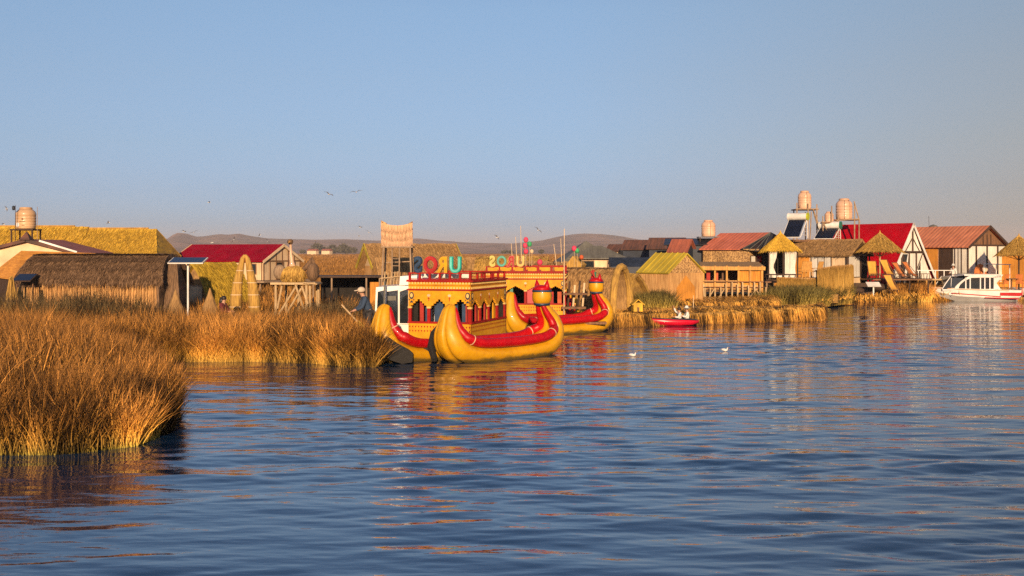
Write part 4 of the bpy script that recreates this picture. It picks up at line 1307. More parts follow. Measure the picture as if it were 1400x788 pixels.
def hull(root, o, ang, L, name='hull', head=True, scale=1.0, bands=(.30, .74)):
    """o: local point of the mid waterline, ang: direction of the cat-headed bow"""
    d = Vector((math.cos(ang), math.sin(ang), 0)); lat = Vector((-math.sin(ang), math.cos(ang), 0)); up = Vector((0, 0, 1))
    h = L / 2
    # (s, z, lateral radius, in-plane radius)
    keys = [(-h + .10, 1.80, .17, .12), (-h + .00, 1.62, .26, .21), (-h - .06, 1.25, .37, .30), (-h - .04, .86, .54, .42), (-h + .18, .50, .66, .48), (-h + .80, .27, .70, .47),
            (0, .20, .70, .47), (h - .5, .27, .68, .48), (h + .18, .50, .64, .48), (h + .46, .82, .50, .38), (h + .40, 1.18, .38, .30), (h + .16, 1.50, .27, .22), (h - .0, 1.74, .20, .17)]
    if not head and L < 4: keys = keys[:7] + [(h * .5, .12, .60, .38), (h, .16, .45, .32)]
    C = interp_curve(keys, 64)
    n = 60
    vs, fs = [], []
    fr = []
    for i, c in enumerate(C):
        a, b = C[max(i - 1, 0)], C[min(i + 1, len(C) - 1)]
        t = Vector((b[0] - a[0], 0, b[1] - a[1])).normalized()
        nin = Vector((-t.z, 0, t.x))            # towards the hollow side of the curve
        fr.append((c, t, nin))
        for k in range(n):
            q = 2 * math.pi * k / n
            x, y = math.cos(q), math.sin(q)      # x lateral, y in-plane (+ is hollow side)
            lob = 1 - .20 * math.exp(-((abs(x) - (.42 if y < 0 else 0)) / .09) ** 2)   # seams between the bundles
            yy = y * (1.0 if y < 0 else .62) * lob
            x *= (1 + lob) / 2
            p = d * c[0] + up * c[1] + lat * (x * c[2]) + (d * nin.x + up * nin.z) * (yy * c[3])
            vs.append(Vector(o) + p)
    m = len(C)
    for i in range(m - 1):
        for k in range(n):
            fs.append((i * n + k, (i + 1) * n + k, (i + 1) * n + (k + 1) % n, i * n + (k + 1) % n))
    fs.append(tuple(range(n))); fs.append(tuple(range((m - 1) * n, m * n))[::-1])
    mb = MB(); mb.add(vs, fs)
    hu = mb.build(name, 'hull_yellow', root, True)
    # red gunwale rolls
    for sg in (-1, 1):
        pts, rr = [], []
        for i, (c, t, nin) in enumerate(fr):
            if i < 1: continue
            u = i / (m - 1)
            rad = np.interp(u, [0, .1, .25, .5, .78, .93, 1], [.05, .09, .15, .165, .15, .10, .07])
            lx = max(c[2] - rad * .62, .04) if u > .5 else max(c[2] - rad * .7, .06)
            lx *= np.interp(u, [0, .5, .9, 1], [.85, 1, .9, .8])
            p = d * c[0] + up * c[1] + lat * (sg * lx) + (d * nin.x + up * nin.z) * (c[3] * np.interp(u, [0, .2, .5, .8, 1], [.55, .62, .80, .66, .6]))
            pts.append(Vector(o) + p); rr.append(float(rad))
        g = MB().tube(pts, rr, 14).build('gunwale_roll', 'hull_red', hu, True)
        mb = MB()
        for f in bands:
            k = int(f * (len(pts) - 1))
            c0 = pts[k]; t0 = (pts[k + 1] - pts[k - 1]).normalized()
            mb.tube([c0 - t0 * .012, c0 + t0 * .012], rr[k] + .012, 16)
        mb.build('lashing', 'rope', g)
    if head:
        c = Vector(o) + d * (h + .0) + up * 1.70
        t = [(.20, 0), (.26, .03), (.325, .14), (.34, .26), (.325, .42), (.31, .50)]
        MB().lathe(c, t, 26).build('head', 'hull_yellow', root, True)
        MB().lathe(c, [(.255, -.03), (.275, -.02), (.285, .045), (.25, .05)], 26).build('collar_band', 'navy', root, True)
        MB().lathe(c, [(.325, .44), (.345, .44), (.335, .50), (.31, .505)], 26).build('brow_band', 'navy', root, True)
        MB().lathe(c, [(.328, .503), (.30, .58), (.20, .65), (.02, .68)], 24).build('crown', 'hull_red', root, True)
        for sg in (-1, 1):
            e = c + lat * (sg * .215) + up * .52
            MB().tube([e, e + up * .16 + lat * sg * .02, e + up * .34 + lat * sg * .04], [.12, .085, .012], 10).build('ear', 'hull_red', root, True)
            MB().ball(c + d * .30 + lat * (sg * .13) + up * .30, (.06, .06, .06), 10, 6).build('eye', 'ink', root)
        MB().ball(c + d * .36 + up * .16, (.08, .10, .06), 10, 6).build('muzzle', 'hull_red', root)
    return hu

def letters(root, text_cols, o, d, n, u0, step, z, size):
    """the word faces away from us: from here it reads mirrored"""
    for k, (ch, mt, mt2) in enumerate(text_cols):
        for (sz, ex, mm, off, dn) in ((size, .05, mt, .045, 0), (size, .006, mt2, -.004, .062)):
            cu = bpy.data.curves.new('letter', 'FONT')
            cu.body = ch; cu.size = sz; cu.extrude = ex; cu.offset = off * .7
            cu.align_x = 'CENTER'
            tmp = bpy.data.objects.new('letter', cu); col.objects.link(tmp)
            dg = bpy.context.evaluated_depsgraph_get(); dg.update()
            me = bpy.data.meshes.new_from_object(tmp.evaluated_get(dg))
            bpy.data.objects.remove(tmp)
            ax = -Vector(d)            # letter's own x runs the other way: seen from behind
            M4 = Matrix(((ax.x, 0, -n.x, 0), (ax.y, 0, -n.y, 0), (0, 1, 0, 0), (0, 0, 0, 1)))
            p = Vector(o) + Vector(d) * (u0 + k * step) + Vector(n) * (-.06 + (dn if dn else 0)) + Vector((0, 0, z))
            me.transform(Matrix.Translation(p) @ M4 @ Matrix.Diagonal((.84, 1, 1, 1)))
            me.materials.clear(); me.materials.append(MATS[mm])
            ob = bpy.data.objects.new('letter' if not dn else 'letter_highlight', me)
            col.objects.link(ob)
            if dn: ob.parent = last
            else: ob.parent = root; last = ob
    return

def cabin_face(root, o, d, n, W, z0, z_sill, z_step, z_m2, z_top, cols, motifs=True, step=.085, rods=True, tex=None):
    """one arcaded wall; cols: positions (0..1) of the columns"""
    t = .07
    low = MB().obox(o, d, n, 0, W, z0, z_sill - .06, -t, 0)
    MB().obox(o, d, n, -.02, W + .02, z_sill - .06, z_sill, -t - .02, .035).build('sill', 'cabin_red', root)
    # rows of little painted wedges on the lower panel
    m = MB()
    for row, hh in ((z_sill - .20, .05), (z_sill - .34, .045)):
        k = int(W / .105)
        for i in range(k):
            u = (i + .5) * W / k
            c = Vector(o) + Vector(d) * u + Vector(n) * .006
            a = [c + Vector(d) * -.03 + Vector((0, 0, row + hh)), c + Vector(d) * .03 + Vector((0, 0, row + hh)), c + Vector((0, 0, row - .02))]
            m.add(a + [p - Vector(n) * .005 for p in a], [(0, 1, 2), (5, 4, 3)])
    build_multi('lower_panel', [(low, 'cabin_yellow'), (m, 'cabin_red')], root)
    # frieze with a stepped lower edge
    m = MB()
    m.obox(o, d, n, 0, W, z_m2 - .30, z_m2, -t, 0)
    for a, b in zip(cols[:-1], cols[1:]):
        ua, ub = a * W, b * W
        half = (ub - ua) / 2
        k = max(2, int(half / step))
        for i in range(k):
            f = 1 - i / k
            zl = (z_m2 - .30) - (z_m2 - .30 - z_step) * f
            w0, w1 = i * half / (k + .6), (i + 1) * half / (k + .6)
            m.obox(o, d, n, ua + w0, ua + w1, zl, z_m2 - .30, -t, -.0001 * i)
            m.obox(o, d, n, ub - w1, ub - w0, zl, z_m2 - .30, -t, -.0001 * i)
    m.build('frieze', 'cabin_yellow', root)
    cor = MB().obox(o, d, n, 0, W, z_m2 + .05, z_top - .06, -t, .0)
    m = MB()
    m.obox(o, d, n, -.03, W + .03, z_m2, z_m2 + .05, -t, .045)
    m.obox(o, d, n, -.05, W + .05, z_top - .06, z_top + .01, -t, .075)
    m.build('moulding', 'cabin_red', root)
    m = MB()
    k = int(W / .105)
    for i in range(k):
        u = (i + .5) * W / k
        m.obox(o, d, n, u - .030, u + .030, z_top - .135, z_top - .068, 0, .035)
        m.obox(o, d, n, u - .030, u + .030, z_m2 + .055, z_m2 + .12, 0, .03)
    m3 = MB().obox(o, d, n, .0, W, (z_m2 + z_top) / 2 - .012, (z_m2 + z_top) / 2 + .002, 0, .012)
    build_multi('cornice', [(cor, 'cabin_yellow'), (m, 'dentil'), (m3, 'cabin_red')], root)
    for c in cols:
        u = min(max(c * W, .055), W - .055)
        cl = MB().obox(o, d, n, u - .055, u + .055, z_sill, z_step + .02, -.06, .012).build('column', 'cabin_red', root)
        MB().obox(o, d, n, u - .07, u + .07, z_step - .03, z_step + .03, -.07, .02).build('capital', 'dentil', cl)
    if motifs:
        fr = lambda u, w, q: Vector(o) + Vector(d) * u + Vector(n) * q + Vector((0, 0, w))
        for i, c in enumerate(cols):
            u = min(max(c * W, .12), W - .12)
            el = lambda cx, cz, rx, rz, k=14: [(cx + rx * math.cos(2 * math.pi * j / k), cz + rz * math.sin(2 * math.pi * j / k)) for j in range(k)]
            zc = z_m2 - .17
            if i in (0, len(cols) - 1):
                mo = MB().prism(el(u, zc - .01, .085, .125), .001, .012, fr).build('painted_hair', 'ink', root)
                MB().prism(el(u, zc, .05, .075), .012, .018, fr).build('painted_face', 'dentil', mo)
                m = MB()
                for q in (-.085, .085): m.prism(el(u + q, zc - .15, .018, .03), .001, .012, fr)
                m.prism([(u - .07, zc - .25), (u + .07, zc - .25), (u + .02, zc - .18), (u - .02, zc - .18)], .001, .010, fr)
                m.build('painted_braid', 'ink', mo)
            else:
                mo = MB().prism(el(u, zc + .0, .06, .045), .001, .012, fr).build('painted_flower', 'tank_pink', root)
                m = MB()
                m.prism([(u - .01, zc - .19), (u + .01, zc - .19), (u + .012, zc - .05), (u - .012, zc - .05)], .001, .010, fr)
                m.prism([(u - .06, zc - .09), (u - .01, zc - .12), (u - .01, zc - .10)], .001, .010, fr)
                m.prism([(u + .06, zc - .09), (u + .01, zc - .12), (u + .01, zc - .10)], .001, .010, fr)
                m.prism(el(u + .09, zc + .08, .012, .014, 8), .001, .010, fr)
                m.build('painted_stem', 'cabin_red', mo)
    if tex:
        for (f0, f1, mt, zt, dp) in tex:
            MB().obox(o, d, n, f0 * W, f1 * W, z_sill - .05, zt, -dp - .05, -dp).build('hanging_textile', mt, root)

def cabin(root, corner, rot, W, L, z0, z_sill, z_step, z_m2, z_top, colsA, colsB, texA, texB, rail=True, railfill=False):
    c = Vector(corner)
    dS = Vector((math.cos(rot), math.sin(rot), 0))          # along the side wall, away from us
    dE = Vector((-math.sin(rot), math.cos(rot), 0))         # along the end wall, to the left
    oE = c + dE * W
    cabin_face(root, oE, -dE, -dS, W, z0, z_sill, z_step, z_m2, z_top, colsA, tex=texA)
    cabin_face(root, c, dS, -dE, L, z0, z_sill, z_step, z_m2, z_top, colsB, tex=texB)
    # roof, floor, far walls
    m = MB(); m.obox(oE, -dE, -dS, .08, W - .08, z_top - .10, z_top - .03, -L + .05, -.08); m.build('roof', 'cabin_yellow', root)
    m = MB(); m.obox(oE, -dE, -dS, .08, W - .08, z0, z_sill - .25, -L + .05, -.08); m.build('floor', 'brown_wood', root)
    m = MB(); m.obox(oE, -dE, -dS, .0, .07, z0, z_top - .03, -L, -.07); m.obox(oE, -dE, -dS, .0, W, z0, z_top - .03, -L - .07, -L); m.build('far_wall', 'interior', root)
    if rail:
        zt = z_top + .26
        def run(o, d, n, W_, k):
            m = MB()
            m.obox(o, d, n, 0, W_, zt - .045, zt, -.07, -.02)
            m.obox(o, d, n, 0, W_, z_top + .02, z_top + .05, -.07, -.02)
            m.build('hand_rail', 'cabin_red', root)
            for i in range(k + 1):
                u = .035 + (W_ - .07) * i / k
                MB().obox(o, d, n, u - .035, u + .035, z_top, zt - .045, -.08, -.01).build('rail_post', 'cabin_red', root)
            if railfill:
                for i in range(k):
                    u0, u1 = (W_) * i / k + .12, W_ * (i + 1) / k - .10
                    MB().obox(o, d, n, u0, u1, z_top + .05, zt - .07, -.055, -.035).build('rail_panel', 'cabin_yellow', root)
        run(oE, -dE, -dS, W, 6)
        run(c, dS, -dE, L, 5)
        run(oE + dS * L, -dE, dS, W, 5)
    return oE, -dE, -dS

UROS1 = [('S', 'navy', 'blue_cloth'), ('O', 'letter_red', 'textile_red'), ('R', 'letter_yellow', 'cabin_yellow'), ('U', 'letter_teal', 'pale_teal')]
UROS2 = [('S', 'letter_lime', 'dentil'), ('O', 'letter_green', 'letter_teal'), ('R', 'letter_red', 'textile_red'), ('U', 'letter_yellow', 'dentil')]

# nearest boat
org = Vector((0, 0, 0))
b1 = thing('reed_boat', 'nearest yellow double hulled boat with a stepped arcade cabin and mirrored rooftop letters', 'boat', (-1.2, 37.5, 0), 0, 'painted cat headed boats')
def loc1(v): return Vector(v) - Vector((-1.2, 37.5, 0))
A = Vector((-1.98, 34.75, 0)); B = Vector((1.03, 37.7, 0))
mid = (A + B) / 2
ang1 = math.atan2(B.y - A.y, B.x - A.x)
hull(b1, loc1(mid), ang1, (B - A).length, bands=(.36, .66))
A0 = Vector((-4.08, 34.9, 0)); d1 = Vector((math.cos(ang1), math.sin(ang1), 0))
L0 = 3.4
# second hull runs under the cabin; its bow is behind the cabin
hull(b1, loc1(A0 + d1 * L0 / 2), ang1, L0, head=False, bands=(.3,))
face1 = cabin(b1, loc1((PX(644, 36.8), 36.8, 0)), R(72), 2.28, 3.7, .30, 1.14, 1.62, 2.20, 2.55,
              [0, .33, .66, 1.0], [0, .26, .5, .75, 1.0],
              [(.02, .1, 'interior', 1.9, .3), (.14, .20, 'textile_red', 1.95, .25), (.22, .32, 'blue_cloth', 1.85, .3), (.36, .50, 'blue_cloth', 1.8, .35), (.55, .60, 'textile_red', 1.5, .3), (.62, .74, 'blue_cloth', 1.8, .3), (.80, .9, 'blue_cloth', 1.8, .35)],
              [(.04, .12, 'textile_red', 1.8, .2), (.14, .19, 'tank_pink', 1.7, .2), (.28, .34, 'textile_red', 1.85, .2), (.36, .42, 'cabin_yellow', 1.75, .2), (.53, .58, 'textile_red', 1.85, .2), (.62, .68, 'letter_lime', 1.7, .2), (.78, .84, 'cabin_yellow', 1.8, .2), (.88, .94, 'textile_red', 1.8, .2)])
letters(b1, UROS1, *face1, .34, .455, 2.83, .72)
MB().obox(*face1, .15, 1.9, 2.60, 2.76, -.9, -.86).build('roof_bench', 'white_paint', b1)
# deck between hulls
MB().box(loc1((-1.9, 37.0, .34)), (2.7, 1.7, .10), Matrix.Rotation(ang1 - R(90) + R(60), 3, 'Z')).build('deck', 'brown_wood', b1)
# black rubber fenders on the left hull
fb = MB()
p0 = loc1((PX(540, 34.5), 34.35, .0))
out = [(-.42, .70), (-.22, .84), (.10, .62), (.48, .42), (.62, .30), (.60, .02), (.25, -.02), (-.10, .10), (-.42, .28)]
fb.prism(out, -.05, .05, lambda u, w, q: p0 + Vector((u * .92, u * .28 + q, w + .02)))
fo = fb.build('rubber_fender', 'rubber', b1)
fb = MB()
p0 = loc1((PX(585, 35.3), 35.35, 0))
fb.prism([(-.32, .62), (.42, .60), (.46, .34), (-.10, .30), (-.30, .42)], -.04, .04, lambda u, w, q: p0 + Vector((u, u * .1 + q, w)))
fb.build('rubber_fender', 'rubber', b1)
q0 = loc1((0, 0, 0))
MB().tube([q0 + P(604, 440, 35.6), q0 + P(592, 456, 35.3), q0 + P(589, 475, 34.9), q0 + P(594, 492, 34.5)], [.05, .09, .12, .10], 8).build('rubber_fender', 'rubber', b1)

# second boat
b2 = thing('reed_boat', 'farther yellow cat headed boat with lime, green, red and yellow mirrored letters', 'boat', (2.0, 49, 0), 0, 'painted cat headed boats')
def loc2(v): return Vector(v) - Vector((2.0, 49, 0))
A = Vector((PX(697, 45.8), 45.8, 0)); B = Vector((PX(815, 48.6), 48.6, 0))
ang2 = math.atan2(B.y - A.y, B.x - A.x)
hull(b2, loc2((A + B) / 2), ang2, (B - A).length, bands=(.42, .70))
A2 = A + Vector((-.9, 3.0, 0))
hull(b2, loc2((A + B) / 2 + Vector((-1.3, 2.6, 0))), ang2, (B - A).length, head=False)
face2 = cabin(b2, loc2((PX(773, 49.6), 49.6, 0)), R(86), 3.62, 3.6, .35, 1.18, 1.75, 2.26, 2.60,
              [0, .25, .5, .75, 1.0], [0, .33, .66, 1.0],
              [(.30, .34, 'letter_green', 1.9, .2), (.52, .60, 'letter_red', 1.95, .15), (.65, .68, 'letter_green', 1.9, .2), (.80, .85, 'textile_red', 1.7, .2), (.90, .95, 'tarp_orange', 1.7, .2)],
              [(.1, .2, 'textile_red', 1.7, .2)], railfill=True)
letters(b2, UROS2, *face2, .30, .425, 2.87, .64)
MB().box(loc2((3.0, 48.6, .42)), (2.2, 2.2, .10)).build('deck', 'brown_wood', b2)
# steering poles and bench behind the far boat's bow
MB().box(loc2(P(786, 402, 49.4)), (1.1, .5, .08)).build('bench', 'brown_wood', b2)
MB().box(loc2(P(784, 421, 49.4)), (1.1, .5, .10)).build('bench', 'brown_wood', b2)
for k, (px, t_) in enumerate(((776, 385), (783, 390), (790, 384), (796, 387))):
    MB().tube([loc2(P(px, 425, 49.8)), loc2(P(px + 3, t_, 49.9))], .05, 7).build('post', 'cream_wall' if k % 2 else 'dark_wood', b2)

# white cabin boat moored behind the nearest boat
t = thing('cabin_boat', 'white cabin boat with dark windows moored behind the left horn of the nearest painted boat', 'boat', (PX(540, 39.3), 39.3, 0))
q = lambda px, py, Y=39: P(px, py, Y) - t.location
def slabp(pts, dy, name, mat, par=t):
    m = MB(); k = len(pts)
    v = [Vector(p) for p in pts]
    m.add(v + [p + Vector((0, dy, 0)) for p in v], [tuple(range(k))[::-1], tuple(range(k, 2 * k))] + [(i, (i + 1) % k, k + (i + 1) % k, k + i) for i in range(k)])
    return m.build(name, mat, par)
cb = slabp([q(511, 468), q(514, 393), q(556, 390), q(600, 390), q(600, 468)], 2.4, 'cabin', 'boat_white')
slabp([q(546, 391), q(547, 378), q(600, 375), q(600, 391)], 1.6, 'upper_cabin', 'boat_white')
for a_, b_ in ((514.5, 526), (528.5, 544), (546.5, 558)):
    w = slabp([q(a_, 442, 38.95), q(a_ + (2 if a_ < 520 else 0), 399, 38.95), q(b_, 397 if a_ < 540 else 395, 38.95), q(b_, 442, 38.95)], .06, 'window', 'glass_dark')
MB().box(q(536, 408, 38.9), (.30, .05, .16)).build('window_unit', 'grey_metal', t)
hb = slabp([q(508, 489, 38.6), q(507, 445, 38.6), q(601, 443, 38.6), q(601, 489, 38.6)], 2.8, 'hull', 'boat_white')
m = MB()
zz = 447; 
for (x0, x1, y0, y1) in ((537.5, 538.8, 447, 456), (543, 544.3, 447, 456), (538.8, 543, 454.6, 456)):
    a_, b_ = q(x0, y1, 38.57), q(x1, y0, 38.57)
    m.box((a_ + b_) / 2, (abs(b_.x - a_.x), .02, abs(b_.z - a_.z)))
m.build('hull_letter', 'ink', t)
MB().tube([q(524, 460, 38.4), q(526, 385, 38.4)], .03, 7).build('grab_pole', 'grey_metal', t)

# flag poles, streamers and paper balloons over the boats
mast('tall white pole standing at the right end of the farther boat cabin', 771, 313, 400, 49.2, .022, 'rope', .004, zbase=.5)
mast('short white leaning streamer pole above the green letter', 701, 333, 365, 51.5, .016, 'rope', -.06)
mast('white streamer pole rising right of the farther boat letters', 707, 324, 365, 51.2, .016, 'rope', -.05)
mast('thin white pole beside the pink paper balloons', 713, 309, 365, 51, .016, 'rope', -.02)
mast('curved white streamer pole over the straw huts', 761, 334, 365, 56, .02, 'rope', -.12)
mast('thin white pole above the straw huts near the tall pole', 768, 326, 360, 57, .018, 'rope', -.04)
def ornament(label, px, py, Y, r, mat, bot=365):
    z0 = PZ(bot, Y)
    t = thing('paper_balloon', label, 'paper balloon', (PX(px, Y), Y, z0), 0, 'paper balloons over the boats')
    z = PZ(py, Y) - z0
    MB().ball((0, 0, z), (r, r, r * 1.15), 12, 8).build('balloon', mat, t, True)
    MB().tube([(0, 0, 0), (.01, 0, z - r)], .008, 5).build('string', 'rope', t)
for a_ in (('topmost pink paper balloon above the yellow rooftop letter', 719, 328, 50.2, .11, 'pink_paper'), ('pink paper balloon just below the topmost one', 718, 336, 50.1, .11, 'pink_paper'),
           ('lower pink paper balloon beside the yellow letter', 719, 344, 50.0, .11, 'pink_paper'), ('green paper balloon right of the pink ones', 724, 334, 50.3, .11, 'green_paper'),
           ('small cream paper balloon right of the green one', 727, 344, 50.3, .09, 'rope'), ('pink paper balloon on the farther boat roof', 738, 359, 50.5, .13, 'pink_paper'),
           ('red paper flower floating left of the grey hip roof', 785, 340, 55, .13, 'pink_paper'), ('green paper flower beside the red one', 789, 343, 55, .12, 'green_paper'),
           ('orange paper flower above the straw diamond', 795, 352, 55, .11, 'tarp_orange')):
    ornament(*a_)
# red macaw-like crest on the farther boat's head is part of that boat
hc = loc2(B) + Vector((0, 0, 2.40))
for k, (dx, dz, mt) in enumerate(((-.22, .26, 'textile_red'), (-.13, .32, 'textile_red'), (-.05, .22, 'letter_green'))):
    MB().tube([hc + Vector((-.05, 0, -.02)), hc + Vector((dx, 0, dz))], [.03, .06], 7).build('crest_plume', mt, b2)

# ------------------------------------------------------------------ middle: straw arch hut, small house model, yellow roofed hut
Y = 55
# barrel hut with a thick yellow rim
def barrel(label, cx, top, Y, W, L, rz, zb=.4):
    z = PZ(top, Y) - zb
    t = thing('straw_barrel_hut', label, 'hut', (PX(cx, Y), Y, zb), rz)
    n = 12
    pr = [(-W / 2 * math.cos(math.pi * i / n) * (1 if i not in (0, n) else 1), z * math.sin(math.pi * i / n) ** .75) for i in range(n + 1)]
    roof_part(t, pr, -L, -.02, 'thatch_tan', .16, 'roof', .04, 4200, .5, .035)
    # rim
    m = MB()
    pts = [Vector((.06, y * 1.02, zz * 1.02)) for y, zz in pr]
    m.tube(pts, .17, 10)
    m.build('rim', 'thatch_gold', t)
    MB().prism([(y * .9, zz * .93) for y, zz in pr], -L + .3, -1.1).build('back', 'interior', t)  # near-black block painted as the shade deep in the tunnel
    return t
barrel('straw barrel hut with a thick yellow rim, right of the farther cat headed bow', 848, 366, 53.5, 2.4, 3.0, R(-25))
t, Lw, Ww, he = house('straw_hut', 'low straw covered hut roof sloping down right of the barrel hut', 'hut', P(872, 374, 58), .45, 3.0, 3.4, .5, R(-35), 'thatch_gold', 'thatch_gold', jit=.04, strands=3500, swid=.035, slen=.55, curve=.15, thick=.12)
t, Lw, Ww, he = house('straw_hut', 'grey straw hut heaped behind the farther boat cabin', 'hut', P(792, 358, 57), .45, 3.4, 3.6, .8, R(-25), 'thatch_tan', 'thatch_tan', jit=.05, strands=3500, swid=.035, slen=.55, curve=.25, thick=.12)
t = thing('straw_diamond', 'golden straw diamond shaped panel propped above the barrel hut', 'straw panel', P(785, 378, 55.2))
k = lambda px, py: P(px, py, 55.2) - t.location
m = MB()
v = [k(772, 365), k(783, 350), k(796, 362), k(786, 378)]
m.add(v + [p + Vector((.25, .5, 0)) for p in v], [(3, 2, 1, 0), (4, 5, 6, 7), (0, 1, 5, 4), (1, 2, 6, 5), (2, 3, 7, 6), (3, 0, 4, 7)])
m.build('panel', 'thatch_gold', t)
t, Lw, Ww, he = house('straw_hut', 'straw hut roof showing over the railing of the farther boat', 'hut', P(750, 351, 60), .45, 4.0, 3.0, 1.6, R(-5), 'thatch_gold', 'reed_wall', jit=.05, strands=2500, swid=.035, curve=.2, thick=.12)
t, Lw, Ww, he = house('straw_hut', 'brown grey straw hut roof between the two boats', 'hut', P(672, 352, 64), .45, 3.6, 3.4, 1.2, R(8), 'thatch_tan', 'brown_wood', jit=.04, strands=2500, swid=.035, thick=.12)
# house model
t = thing('straw_house_model', 'tiny yellow straw house standing on the edge of the floating mat', 'model house', P(871, 426, 52.6), R(10))
s = 52.6 / F
MB().box((0, 0, 6 * s), (13 * s, .4, 12 * s)).build('wall', 'thatch_yellow', t)
roof_part(t, [(-9 * s, 9.5 * s), (0, 17 * s), (9 * s, 9.5 * s)], -.24, .24, 'thatch_yellow', .04).rotation_euler = (0, 0, R(-90))
panel(t, (Vector((-6.5 * s, -.2, 0)), Vector((1, 0, 0)), Vector((0, -1, 0))), 5 * s, 8 * s, 0, 6 * s, 'brown_wood', 'door', .01)

# hut with a yellow tarp roof
a = P(940, 346, 62)
r, Lw, Ww, he = house('tarp_roof_hut', 'reed hut with a yellow green tarp over its roof', 'hut', a, .5, 2.45, 3.3, 1.85, R(-49), 'tarp_yellow', 'reed_wall', 'woven', jit=0, ov=.12, oe=.12, thick=.07)
m = MB()
for u in (-1.1, -.7, -.3, .15, .55, 1.0):
    m.tube([(u, -1.67, 1.85), (u, -.02, a.z - .5 + .03)], .03, 6)
m.build('tarp_fold', 'tarp_yellow', r)
fr = on_wall(r, 'gable', Lw, Ww)
m = MB()
m.add([fr[0] + fr[1] * .7 + fr[2] * .03, fr[0] + fr[1] * 2.3 + fr[2] * .03, fr[0] + fr[1] * 2.3 + fr[2] * .03 + Vector((0, 0, 1.0)), fr[0] + fr[1] * 1.5 + fr[2] * .03 + Vector((0, 0, 1.7)), fr[0] + fr[1] * .7 + fr[2] * .03 + Vector((0, 0, 1.0))], [(0, 1, 2, 3, 4)])
m.build('door_mat', 'reed_orange', r)

# orange cloth and marker pole
t = thing('cloth_heap', 'small orange cloth heap lying in the straw left of the pale marker stick', 'cloth', P(914, 413, 60.5))
MB().ball((0, 0, .08), (.32, .2, .16), 12, 7).ball((.22, .05, .05), (.2, .15, .1), 10, 6).build('cloth', 'tarp_orange', t, True)
mast('pale marker stick standing on the straw mat behind the kayak', 948, 404, 428, 55, .022, 'rope')

# ------------------------------------------------------------------ sheds and grey houses in the middle distance
def hip_roof(root, W, D, z0, h, mat, over=.3, ridge=.0):
    a, b = W / 2 + over, D / 2 + over
    m = MB()
    v = [(-a, -b, z0), (a, -b, z0), (a, b, z0), (-a, b, z0), (-ridge, 0, z0 + h), (ridge, 0, z0 + h)]
    m.add(v + [(-a, -b, z0 - .08), (a, -b, z0 - .08), (a, b, z0 - .08), (-a, b, z0 - .08)],
          [(0, 1, 5, 4), (1, 2, 5), (2, 3, 4, 5), (3, 0, 4), (6, 7, 1, 0), (7, 8, 2, 1), (8, 9, 3, 2), (9, 6, 0, 3), (9, 8, 7, 6)])
    return m.build('roof', mat, root)
Y = 92
t = thing('grey_house', 'pale house with a grey metal hip roof and a dark window', 'house', (PX(819, Y), Y + 1.6, .5), R(-3))
MB().box((0, 0, (PZ(353, Y) - .5) / 2), (4.0, 3.2, PZ(353, Y) - .5)).build('wall', 'cream_wall', t)
hip_roof(t, 4.0, 3.2, PZ(353, Y) - .5, 1.05, 'grey_metal', .5, .35)
panel(t, (Vector((-1.75, -1.6, 0)), Vector((1, 0, 0)), Vector((0, -1, 0))), .5, 1.4, 1.5, 2.25, 'glass_dark', 'window', frame='grey_wood')
panel(t, (Vector((-1.75, -1.6, 0)), Vector((1, 0, 0)), Vector((0, -1, 0))), 2.5, 3.3, .9, 2.3, 'grey_wood', 'shutter')
Y = 102
t = thing('grey_house', 'taller dark green grey pyramid roof rising behind the pale house', 'house', (PX(801, Y), Y, .5), R(8))
MB().box((0, 0, 1.0), (4.8, 4.2, 2.0)).build('wall', 'grey_wood', t)
hip_roof(t, 4.8, 4.2, 2.0, PZ(330, Y) - 2.5, 'grey_metal', .4, .1)
def shed(label, apx, apy, Y, L, W, hw, rz, roof, wall, **k):
    a = P(apx, apy, Y)
    return house('shed', label, 'shed', a, .5, L, W, hw, rz, roof, wall, **k)
r, Lw, Ww, he = shed('rust brown ribbed roof shed right of the grey hip roof house', 903, 328, 98, 3.3, 3.4, 3.25, R(-20), 'dark_rust', 'tarp_dark')
panel(r, on_wall(r, 'front', Lw, Ww), .5, 1.6, .4, 1.8, 'interior', 'door', frame='grey_wood')
r, Lw, Ww, he = shed('low shed with a pale front post under the brown ribbed roofs', 853, 334, 101, 1.5, 2.2, 3.1, R(-28), 'dark_rust', 'cream_wall')
stilts(r, [(.7, -1.1), (-.7, -1.1)], 0, 2.9, .05, 'cream_wall', 'post')
r, Lw, Ww, he = shed('dark shed with a bright blue black side between two rust roofs', 938, 325, 94, 3.2, 3.4, 3.3, R(-16), 'dark_rust', 'tarp_dark')
r, Lw, Ww, he = shed('small shed with a rust red ribbed roof, left of the squat tan tank', 947, 327, 86, 1.7, 2.8, 3.0, R(-26), 'rust_metal', 'tarp_dark')
r, Lw, Ww, he = shed('flat black shed under the tan tank in the middle of the village', 985, 326, 88, 4.4, 3.6, 3.6, R(-12), 'black_roof', 'tarp_dark')
t = thing('tarp_shelter', 'dark blue tarpaulin shelter behind the yellow tarp roofed hut', 'shelter', (PX(872, 84), 84, .5))
MB().prism([(-1.6, 0), (1.6, 0), (1.6, 1.9), (0, 2.6), (-1.6, 1.9)], -2.2, 1.9).build('tarpaulin', 'tarp_dark', t)
stilts(t, [(2.3, -1.6), (2.3, 1.6), (-2.4, -1.6)], 0, 2.1, .05, 'grey_wood')
t = thing('pole_fence', 'rail fence of thin grey poles in front of the dark tarpaulin shelter', 'fence', (PX(850, 80), 80, .5))
stilts(t, [(-2.2 + .8 * i, 0) for i in range(7)], 0, 1.25, .035, 'grey_wood')
for z in (.6, 1.1): MB().tube([(-2.3, -.05, z), (2.7, -.05, z + .03)], .03, 6).build('rail', 'grey_wood', t)
